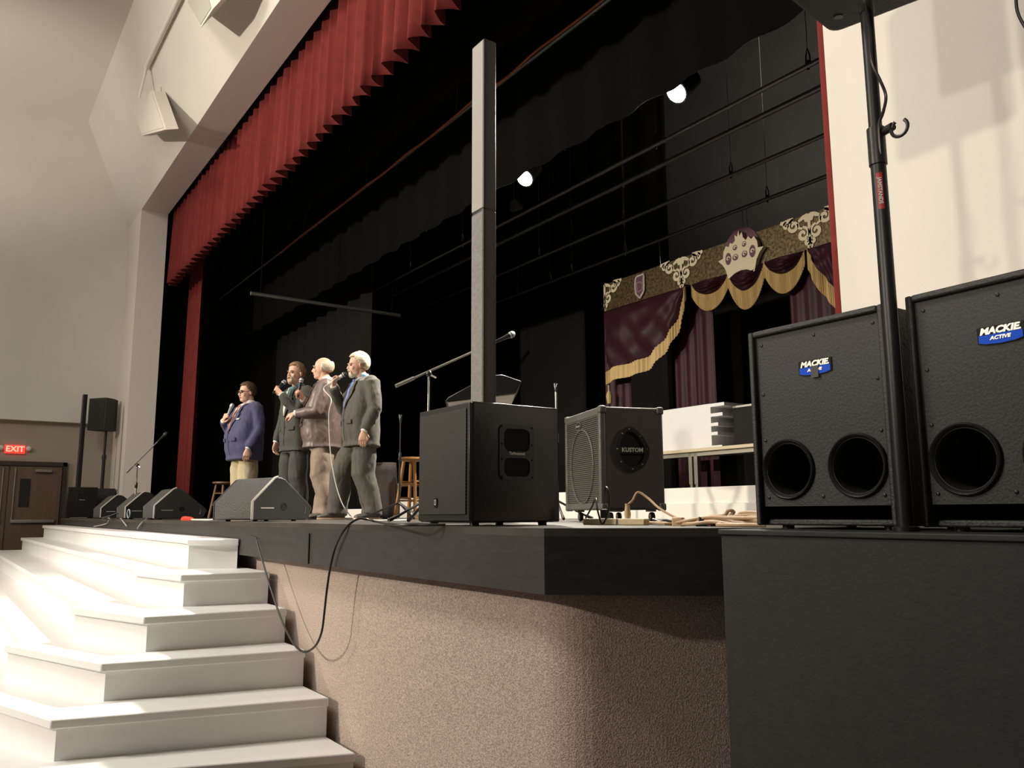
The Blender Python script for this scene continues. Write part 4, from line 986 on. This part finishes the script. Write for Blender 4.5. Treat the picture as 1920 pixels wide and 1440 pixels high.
MB().tube([a + Vector((0, 0, -.1)), b], .022, 8).build('bracket_arm', 'jamb', t)
k = on_slope(308, 215, .2) - c; MB().tube([k + Vector((-.05, 0, .02)), k + Vector((.08, 0, 0))], [.03, .012], 8).build('cable_plug', 'satin', t)
MB().tube(smoothpts([k, on_slope(304, 200, .15) - c, on_slope(302, 163, .03) - c], 5), .006, 6).build('cable', 'greycord', t)
t, c = boxspk('white box speaker at the top frame edge on the sloping wall', [(350, 5), (377, 52), (399, 17), (385, -40), (365, -45)], 'boxgrey', (.70, .16, .10), .30)
o = MB().tube([on_slope(274, 128, .06), on_slope(300, 72, .06), on_slope(338, -8, .06)], .04, 10).build('conduit_pipe', 'jamb'); tag(o, 'white pipe running up the sloping wall to the box speaker', 'pipe')

# ================================================================ the four singers
def hair_cap(mb, kind):
    """points of a cap on the skull, head space (face to -Y, eye level z=0)"""
    c = Vector((0, .016, .028)); r = (.086, .110, .102); nu, nv = 40, 26
    idx = {}; vs = []; fs = []
    def keep(az, el):   # az from the face (0) to the nape (180), el in degrees
        a = abs(az)
        if kind == 'bald': return a > 82 and -38 < el < (12 + (a - 82) * .20)
        lo = 34 - (a > 50) * 0
        if a < 48: return el > 36
        if a < 78: return el > 36 - (a - 48) * 1.6
        if a < 105: return el > -12
        return el > -42
    def P(i, j):
        az = -PI + 2 * PI * i / nu; el = -PI / 2 + PI * j / nv
        k = 1.0 + (.05 if kind == 'full' else .10 if kind == 'white' else .0) * max(0, math.sin(el)) + .012 * noise.noise(Vector((az * 3, el * 3, 1)))
        if kind == 'white' and abs(az) > 1.6: k += .07
        return c + Vector((r[0] * math.cos(el) * math.sin(az), -r[1] * math.cos(el) * math.cos(az), r[2] * math.sin(el))) * k
    for j in range(nv):
        for i in range(nu):
            az = -180 + 360 * (i + .5) / nu; el = -90 + 180 * (j + .5) / nv
            if keep(az, el):
                q = []
                for (a, b) in ((i, j), (i + 1, j), (i + 1, j + 1), (i, j + 1)):
                    k = (a % nu, b)
                    if k not in idx: idx[k] = len(vs); vs.append(P(a % nu, b))
                    q.append(idx[k])
                fs.append(tuple(q))
    return mb.add(vs, fs)
def interp(S, z):
    if z <= S[0][0]: return S[0][1:]
    for a, b in zip(S, S[1:]):
        if z <= b[0]:
            t = (z - a[0]) / (b[0] - a[0]); t = t * t * (3 - 2 * t); return tuple(p + (q - p) * t for p, q in zip(a[1:], b[1:]))
    return S[-1][1:]
def ring(a, b, yc, z, n=32, e=2.4):
    R = []
    for i in range(n):
        t = 2 * PI * i / n; c, s = math.cos(t), math.sin(t)
        R.append(Vector((a * math.copysign(abs(c) ** (2 / e), c), yc + b * math.copysign(abs(s) ** (2 / e), s), z)))
    return R
def hand(mb, w, d, n, curl, side, k=1.0, thumb=.5):
    """w wrist, d direction of the fingers, n palm normal; side +1 left hand, -1 right"""
    w, d, n = Vector(w), Vector(d).normalized(), Vector(n); n = (n - d * n.dot(d)).normalized(); s = d.cross(n) * side
    # s points to the thumb side
    def P(a, b, c): return w + (d * a + s * b + n * c) * k
    rows = []
    for a, hw, ht in ((-.03, .026, .021), (.0, .027, .019), (.03, .036, .0165), (.06, .042, .0155), (.088, .043, .013)):
        rows.append([P(a, hw * math.cos(t), ht * math.sin(t)) for t in [i * PI / 6 for i in range(12)]])
    mb.loft(rows)
    for off, L, r in ((.031, .074, .0088), (.0105, .083, .0092), (-.010, .078, .0088), (-.0305, .062, .0078)):
        q = [P(.07, off, 0), P(.088, off, .001)]; ang = 0; a, c = .088, .001
        for f, bend in ((.42, .8), (.33, 1.15), (.25, .7)):
            ang += curl * bend; a += math.cos(ang) * L * f; c += math.sin(ang) * L * f; q.append(P(a, off * (1 - .12 * curl), c))
        mb.tube(q, [r * 1.05, r * 1.08, r, r * .95, r * .72], 8)
    t0 = P(.018, .026, .004); t1 = P(.048, .050, .012 + .01 * thumb); t2 = P(.074, .056 - .018 * thumb, .018 + .024 * thumb); t3 = P(.094, .052 - .036 * thumb, .022 + .036 * thumb)
    mb.tube([t0, t1, t2, t3], [.015, .0125, .0105, .008], 8)
def person(label, px, py_head, D, rz, C):
    c = at_d(px, 965, D); h = at_d(px, py_head, D).z - H
    root = thing('person', label, 'person', (c.x, c.y, H), math.radians(rz), 'four singing men in suits'); f = h / 1.78
    gq = C.get('girth', 1); S = [tuple(v * f * (gq if k in (1, 2) and i < 6 else 1) for k, v in enumerate(s)) for i, s in enumerate(C['torso'])]
    hc = Vector(C.get('head_off', (0, -.03, 0))) * f + Vector((0, 0, h - .118))       # head centre, eye level
    HM = Matrix.Rotation(math.radians(C['head'][0]), 3, 'Z') @ Matrix.Rotation(math.radians(C['head'][1]), 3, 'X')
    body = MB()
    def hp(p): return hc + HM @ Vector(p)
    fat = C.get('face', 1.0)
    body.ell(hp((0, .014, .03)), (.078, .099, .092), HM, 24, 16)
    body.ell(hp((0, -.026, -.045)), (.062 * fat, .070, .078), HM, 20, 14)
    body.ell(hp((0, -.055, -.098)), (.036 * fat, .034, .026), HM, 16, 10)
    body.ell(hp((0, -.02, -.085)), (.058 * fat, .058, .04 * fat), HM, 16, 10)
    body.ell(hp((0, -.080, .014)), (.05, .014, .011), HM, 16, 8)
    body.tube([hp((0, -.088, .004)), hp((0, -.100, -.018)), hp((0, -.109, -.035)), hp((0, -.096, -.046))], [.009, .011, .014, .010], 10)
    for s in (-1, 1):
        body.ell(hp((s * .012, -.102, -.040)), (.009, .010, .008), HM, 10, 6)
        body.ell(hp((s * .081, .012, -.012)), (.010, .021, .033), HM @ Matrix.Rotation(s * .3, 3, 'Z'), 12, 8)
        body.ell(hp((s * .036 * fat, -.064, -.036)), (.026, .022, .026), HM, 12, 8)
    nk = Vector((0, .022, interp_top(S) - .06))
    body.tube([hp((0, .022, -.05)), hp((0, .022, -.10)), nk], [.058 * fat, .060 * fat, .070], 18)
    body.loft([ring(*(v * .86 if i < 2 else v for i, v in enumerate(s[1:])), s[0], 24) for s in S[1:-1]])
    arms = MB(); cuffs = []
    for key, s in (('R', -1), ('L', 1)):
        A = C[key]; sh = Vector((s * C.get('shw', .182), .012, 1.438)) * f; el, wr = Vector(A['el']) * f, Vector(A['wr']) * f
        body.tube([sh, el, wr], [.05, .042, .027], 12); hand(body, wr, A['d'], A['n'], A['curl'], s, C.get('handk', 1.05) , A.get('thumb', .6))
        u = (wr - el).normalized(); mid = sh.lerp(el, .5) + Vector((s * .008, .006, 0)); m2 = el.lerp(wr, .5)
        k = C.get('sleeve', 1.0)
        arms.ell(sh + Vector((-s * .012, 0, .0)), (.078 * k, .076, .074), None, 16, 10)
        arms.tube([sh, mid, el, m2, wr - u * .012], [.080 * k, .074 * k, .064 * k, .056 * k, .046 * k], 18)
        cuffs.append((wr - u * .03, wr + u * .006))
    # legs inside the trousers
    legs = MB(); shoes = []
    for key, s in (('RL', -1), ('LL', 1)):
        toe = C[key][3]; hip, kn, an = (Vector(q) for q in C[key][:3]); hip, kn = hip * f, kn * f
        body.tube([hip, kn, an], [.075, .055, .04], 12)
        k = C.get('leg', 1.0)
        mid = hip.lerp(kn, .5); sh2 = kn.lerp(an, .5) + Vector((0, .012, 0))
        legs.tube([hip + Vector((0, 0, .05)), hip - Vector((0, 0, .02)), mid, kn, sh2, an + Vector((0, 0, .045)), an + Vector((0, -.008, -.035))], [.080 * k, .098 * k, .110 * k, .100 * k, .092 * k, .088 * k, .094 * k], 20)
        shoes.append((s, an, math.radians(toe[0])))
    wz = C['torso'][0][0] * f
    legs.loft([ring(*s) for s in ((C.get('hipw', .185) * f, .125 * f, S[0][3], wz - .06), (C.get('hipw', .185) * .96 * f, .122 * f, S[0][3], wz + .05), (C.get('hipw', .185) * .8 * f, .10 * f, S[0][3], wz + .16))])
    remeshed(body, 'body', 'skin', root, .0052, 3)
    remeshed(legs, 'trousers', C['trouser'], root, .011, 4, .012, (10, 10, 5))
    # jacket
    n0 = ring(*S[0][1:], S[0][0]); jk = MB(); jk.loft([ring(S[0][1] * 1.04, S[0][2] * 1.05, S[0][3], S[0][0] - .04)] + [ring(*s[1:], s[0]) for s in densify(S)]); jk.v += []; 
    o = len(jk.v); jk.add(arms.v, arms.f)
    j = remeshed(jk, 'jacket', C['jacket'], root, .0105, 3, .010, (10, 10, 6))
    def surf(x, z, off):   # a point on the front of the torso
        a, b, yc = interp(S, z); u = min(.98, abs(x) / a); return Vector((x, yc - b * (1 - u ** 2.4) ** (1 / 2.4) - off, z))
    def patch(rows, off, name, m, par, th=.004, n=6):
        mb = MB(); R = smoothrows(rows, 5)
        mb.grid(lambda u, v: surf(R[round(v * (len(R) - 1))][1] + (R[round(v * (len(R) - 1))][2] - R[round(v * (len(R) - 1))][1]) * u, R[round(v * (len(R) - 1))][0], off), n, len(R) - 1)
        return mb.build(name, m, par, thick=th, smooth=70)
    zt = S[-2][0]; zb_ = C['vee'] * f
    patch([(zb_, -.004, .004), (zb_ + (zt - zb_) * .5, -.045, .045), (zt - .02, -.075, .075), (zt + .01, -.06, .06)], .010, 'shirt', C['shirt'], root)
    if C.get('tie'): 
        tk = patch([(zb_ - .0, -.006, .006), (zb_ + .06, -.030, .030), (zb_ + (zt - zb_) * .6, -.022, .022), (zt - .035, -.014, .014)], .016, 'tie', C['tie'], root, .006)
        MB().ell(surf(0, zt - .025, .018), (.019, .014, .018), None, 12, 8).build('knot', C['tie'], tk)
    for s in (-1, 1):
        patch([(zb_, s * .002, s * .016), (zb_ + (zt - zb_) * .35, s * .030, s * .085), (zb_ + (zt - zb_) * .62, s * .052, s * .125), (zb_ + (zt - zb_) * .68, s * .056, s * .105), (zt - .0, s * .068, s * .115)], .017, 'lapel', C['jacket'], j, .006)
    for dz in (0, -.11):
        q = surf(.012, zb_ - .015 + dz, .008); MB().lathe([(.010, 0), (.009, .004), (0, .004)], q, 12, Matrix.Rotation(PI / 2, 3, 'X')).build('button', 'button', j)
    mb = MB(); mb.grid(lambda u, v: surf(.004 + .003 * v, S[0][0] + .02 + (zb_ - S[0][0] - .03) * v, .006 + .003 * u), 1, 8); mb.build('front_edge', 'seam', j, thick=.004)
    for s in (-1, 1):
        patch([(S[0][0] + .19 * f, s * .075, s * .158), (S[0][0] + .235 * f, s * .075, s * .160)], .008, 'pocket_flap', C['jacket'], j, .005)
    if C.get('square'): patch([(1.27 * f, .085, .145), (1.288 * f, .085, .147)], .013, 'pocket_square', 'whiteshirt', j, .006)
    # collar and cuffs
    cl = MB(); cz = zt + .0; hy = min(0, (C.get('head_off', (0, -.03, 0))[1] + .03)) * .75
    cl.loft([ring(.074, .072, .018 + hy * .4, cz - .02, 24, 2), ring(.071 * fat, .067, .014 + hy * .8, cz + .03, 24, 2), ring(.067 * fat, .065, .012 + hy, cz + .052, 24, 2)], False)
    cl.build('collar', C['shirt'], root, thick=.006, smooth=70)
    for a, b in cuffs: MB().tube([a, b], [.037, .035], 16, True).build('cuff', C.get('cuff', 'whiteshirt'), root)
    for s, an, yaw in shoes:
        m = Matrix.Rotation(yaw, 3, 'Z'); sm = MB()
        def sp(x, y, z): return Vector((an.x, an.y, 0)) + m @ Vector((x, y, z))
        secs = [(.085, .030, .055), (.06, .038, .085), (.0, .040, .095), (-.06, .043, .075), (-.12, .050, .052), (-.17, .046, .042), (-.205, .028, .030)]
        sm.loft([[sp(hw * math.cos(t), y, .012 + (hz * (.5 + .5 * math.sin(t)))) for t in [i * PI / 8 for i in range(16)]] for y, hw, hz in secs])
        q = remeshed(sm, 'shoe', C['shoe'], root, .006, 3)
        MB().prism([(hw * 1.06 * sg, y) for sg, L in ((1, secs), (-1, secs[::-1])) for y, hw, hz in L], .001, .018, lambda u, v, w: tuple(sp(u, v, w))).build('sole', C.get('sole', 'satin'), q)
    # face
    for s in (-1, 1):
        e = MB().ell(hp((s * .031, -.082, -.006)), (.0115, .011, .006), HM, 12, 8).build('eye', 'eye', root)
        MB().tube([hp((s * .014, -.096, .014)), hp((s * .032, -.095, .019)), hp((s * .050, -.082, .013))], [.004, .0055, .003], 6).build('eyebrow', C['brow'], root)
    mo = C.get('open', .008)
    MB().ell(hp((0, -.0905, -.070)), (.018, .0075, mo * .8), HM, 14, 8).build('mouth', 'lip', root)
    hm = hair_cap(MB(), C['hair'][0]); hm.v = [tuple(hp(p)) for p in hm.v]
    ho = hm.build('hair', C['hair'][1], root, smooth=80, thick=.016)
    if C.get('beard'):
        bm = MB(); bm.ell(hp((0, -.066, -.105)), (.040, .040, .036), HM, 16, 10); bm.ell(hp((0, -.098, -.056)), (.032, .013, .009), HM, 14, 8)
        for s in (-1, 1): bm.tube([hp((s * .028, -.094, -.058)), hp((s * .034, -.086, -.08)), hp((s * .028, -.078, -.10))], [.008, .009, .012], 8)
        remeshed(bm, 'beard', C['beard'], root, .006, 2, .002, (40, 40, 40))
    if C.get('glasses'):
        g = MB()
        for s in (-1, 1):
            g.tube([hp((s * .033 + .023 * math.cos(a), -.104, -.006 + .017 * math.sin(a))) for a in [i * PI / 8 for i in range(17)]], .0032, 6)
            g.tube([hp((s * .056, -.102, .0)), hp((s * .078, -.06, .002)), hp((s * .086, .01, .0))], .003, 6)
        g.tube([hp((-.012, -.107, -.002)), hp((.012, -.107, -.002))], .003, 6)
        g.build('glasses', 'satin', root)
    # the microphone in the hand
    M = C['mic']; A = C[M['hand']]; s = -1 if M['hand'] == 'R' else 1
    wr = Vector(A['wr']) * f; d, n = Vector(A['d']).normalized(), Vector(A['n']); n = (n - d * n.dot(d)).normalized(); sd = d.cross(n) * s
    k = C.get('handk', 1.05); grip = wr + (d * .082 + n * .026) * k
    ax = (Vector(M['axis']) if 'axis' in M else hp((0, -.13, -.09)) - grip).normalized()
    rm = Matrix.Rotation(math.radians(rz), 3, 'Z'); base = Vector((c.x, c.y, H))
    mt = thing('microphone', M['label'], 'microphone', base + rm @ grip, math.radians(rz))
    L = M.get('len', .17); mic_shape(M['m'], M['g'], mt, ax * (-L * M.get('grip', .5)), ax, L, .026)
    return root, base + rm @ (grip - ax * (L * M.get('grip', .5) + .002)), rm @ ax
def interp_top(S): return S[-1][0]
def densify(S):
    out = []
    for a, b in zip(S, S[1:]):
        for i in range(4): z = a[0] + (b[0] - a[0]) * i / 4; out.append((z,) + tuple(interp(S, z)))
    return out + [S[-1]]
def smoothrows(R, k):
    out = []
    for a, b in zip(R, R[1:]):
        for i in range(k): out.append(tuple(p + (q - p) * i / k for p, q in zip(a, b)))
    return out + [R[-1]]
MT.update(
    navy=mat('navy_blazer_wool', (.060, .060, .135), .8, bump=.15, bscale=220, sheen=.2),
    khaki=mat('khaki_cotton', (.52, .44, .27), .85, bump=.1, bscale=200),
    darksuit=mat('dark_green_grey_suit', (.048, .048, .040), .75, bump=.12, bscale=220, sheen=.2),
    brownsuit=mat('shiny_mauve_brown_suit', (.150, .108, .095), .42, bump=.1, bscale=200, spec=.6),
    taupe=mat('taupe_trouser_wool', (.30, .225, .17), .7, bump=.1, bscale=200),
    olivesuit=mat('olive_grey_suit', (.080, .074, .058), .75, bump=.12, bscale=220, sheen=.2),
    whiteshirt=mat('white_shirt', (.75, .72, .68), .7), blueshirt=mat('light_blue_shirt', (.25, .48, .62), .7), tealshirt=mat('teal_shirt', (.10, .26, .30), .7),
    orangetie=mat('orange_tie', (.50, .20, .10), .5), whitetie=mat('pale_silver_tie', (.60, .58, .52), .5), bluetie=mat('periwinkle_tie', (.22, .25, .62), .5),
    brownhair=mat('brown_hair', (.085, .048, .022), .55, bump=.5, bscale=60, vary=.3, vscale=30, stretch=(3, 1, 1)),
    lighthair=mat('light_brown_hair', (.26, .16, .085), .55, bump=.5, bscale=60, vary=.3, vscale=30), whitehair=mat('white_hair', (.72, .62, .46), .55, bump=.5, bscale=60, vary=.12, vscale=30),
    greybeard=mat('greying_beard', (.52, .38, .27), .7, bump=.5, bscale=90, vary=.25, vscale=40), blackshoe=mat('black_leather', (.02, .018, .016), .3), tanshoe=mat('grey_tan_shoe', (.26, .22, .17), .5),
    shoegrey=mat('dull_grey_leather', (.14, .13, .115), .4), solecream=mat('tan_sole', (.50, .33, .21), .6), button=mat('dark_button', (.03, .03, .03), .4), seam=mat('dark_seam', (.012, .012, .012), .9))
STD = [(.80, .205, .138, 0), (.92, .203, .138, -.004), (1.06, .195, .132, -.008), (1.20, .203, .134, -.006), (1.34, .212, .128, 0), (1.44, .205, .110, .006), (1.492, .150, .084, .014), (1.52, .066, .060, .018)]
BIG = [(.80, .235, .172, -.02), (.92, .242, .188, -.03), (1.06, .245, .195, -.04), (1.20, .240, .178, -.028), (1.34, .232, .148, -.008), (1.44, .215, .118, .006), (1.492, .155, .088, .014), (1.52, .070, .062, .018)]
SID = [(.80, .215, .200, -.035), (.92, .218, .215, -.05), (1.06, .215, .215, -.055), (1.20, .215, .190, -.035), (1.34, .218, .152, -.012), (1.44, .205, .120, .0), (1.492, .148, .088, .006), (1.52, .067, .060, .008)]
MID = [(.80, .215, .160, -.012), (.92, .218, .168, -.02), (1.06, .215, .170, -.028), (1.20, .215, .158, -.02), (1.34, .218, .138, -.004), (1.44, .210, .114, .006), (1.492, .152, .085, .014), (1.52, .067, .060, .018)]
def legpair(spread=.10, ra=(0, 0), la=(0, 0), rk=(0, 0), lk=(0, 0), rt=-12, lt=12):
    return dict(RL=((-.095, 0, .86), (-.105 + rk[0], -.02 + rk[1], .47), (-spread + ra[0], .02 + ra[1], .085), (rt,)), LL=((.095, 0, .86), (.105 + lk[0], -.02 + lk[1], .47), (spread + la[0], .02 + la[1], .085), (lt,)))
person('man in navy blazer and khaki trousers with glasses, at the left of the four singers', 456, 719, 10.4, 10, dict(
    torso=BIG, head=(4, 3), girth=1.15, trouser='khaki', jacket='navy', shirt='whiteshirt', tie='orangetie', shoe='blackshoe', vee=1.12, hair=('full', 'brownhair'), brow='brownhair', glasses=1, square=1, face=1.12, open=.013,
    leg=1.12, hipw=.215, shw=.195, sleeve=1.1,
    R=dict(el=(-.335, -.04, 1.10), wr=(-.10, -.285, 1.27), d=(.62, -.15, .40), n=(.3, .9, .0), curl=1.25, thumb=.8),
    L=dict(el=(.285, .02, 1.13), wr=(.285, -.12, .885), d=(-.05, -.15, -1), n=(-.75, .3, 0), curl=.45),
    mic=dict(hand='R', label='silver-grey microphone held to the chest of the man in navy', m='michandle', g='micball', len=.19, grip=.35, axis=(.45, .2, 1)), **legpair(.125)))
person('man in dark green-grey suit with goatee, raising a microphone in front of his chin', 549, 682, 9.5, 12, dict(
    torso=STD, head=(10, 0), girth=1.06, trouser='darksuit', jacket='darksuit', shirt='tealshirt', tie='whitetie', shoe='blackshoe', vee=1.15, hair=('full', 'lighthair'), brow='lighthair', beard='greybeard', open=.006,
    L=dict(el=(.215, -.15, 1.175), wr=(.085, -.255, 1.39), d=(-.55, -.45, .55), n=(-.3, .75, .35), curl=1.2, thumb=.8),
    R=dict(el=(-.275, .0, 1.14), wr=(-.285, -.08, .88), d=(.0, -.12, -1), n=(.8, .2, 0), curl=.5),
    mic=dict(hand='L', label='dark microphone with pale ball held by the man with the goatee', m='satin', g='micball', grip=.45), **legpair(.11)))
person('bald white-haired man in shiny mauve-brown jacket and taupe trousers, seen from his side', 606, 669, 9.15, -34, dict(
    torso=SID, head=(2, -2), head_off=(0, -.06, -.015), trouser='taupe', jacket='brownsuit', shirt='whiteshirt', shoe='shoegrey', vee=1.15, hair=('bald', 'whitehair'), brow='whitehair', face=1.06, open=.012, tie='orangetie',
    leg=1.1,
    R=dict(el=(-.25, -.10, 1.14), wr=(-.03, -.275, 1.32), d=(.3, -.35, .5), n=(.85, .35, .1), curl=1.25, thumb=.8),
    L=dict(el=(.265, -.05, 1.14), wr=(.20, -.29, 1.125), d=(-.25, -1, -.30), n=(-.55, .1, -.75), curl=.75, thumb=.4),
    mic=dict(hand='R', label='dark microphone with pale ball held by the bald man', m='satin', g='micball', grip=.35, axis=(.0, .18, 1)), **legpair(.10, ra=(0, -.05), la=(0, .04))))
r4, mend, max4 = person('white-haired man with white goatee in olive-grey suit, singing into a corded microphone', 676, 662, 8.72, -4, dict(
    torso=MID, girth=1.10, shw=.19, sleeve=1.1, head=(-5, 4), trouser='olivesuit', jacket='olivesuit', shirt='blueshirt', tie='bluetie', shoe='shoegrey', sole='solecream', vee=1.16, hair=('white', 'whitehair'), brow='whitehair', beard='whitehair', face=1.05, open=.007, leg=1.16,
    head_off=(0, -.075, -.02),
    R=dict(el=(-.27, -.16, 1.20), wr=(-.11, -.30, 1.41), d=(.15, .18, 1), n=(.75, .55, .1), curl=1.2, thumb=.8),
    L=dict(el=(.275, .03, 1.14), wr=(.285, -.09, .90), d=(-.03, -.12, -1), n=(-.75, .3, 0), curl=.4),
    mic=dict(hand='R', label='corded microphone held to the mouth of the white-haired man', m='whitecord', g='micdark', grip=.62), **legpair(.12, ra=(-.10, -.20), rk=(-.05, -.16), la=(.02, .05), rt=-22, lt=14)))
P = [mend, mend - max4 * .07 + Vector((0, 0, -.02))] + [at_d(x, y, d) for x, y, d in ((621, 748, 8.5), (617, 772, 8.5), (617, 800, 8.5), (619, 840, 8.5), (624, 880, 8.48), (633, 920, 8.46), (646, 952, 8.44))]
P += [(at_z(x, y, H + .006)) for x, y in ((664, 973), (690, 975.5), (730, 976), (762, 975))]
for q in P: q.z = max(q.z, H + .007)
o = MB().tube(smoothpts(P, 6), .0055, 8).build('microphone_cable', 'whitecord'); tag(o, 'white cable dropping from the corded microphone to the stage floor', 'cable')
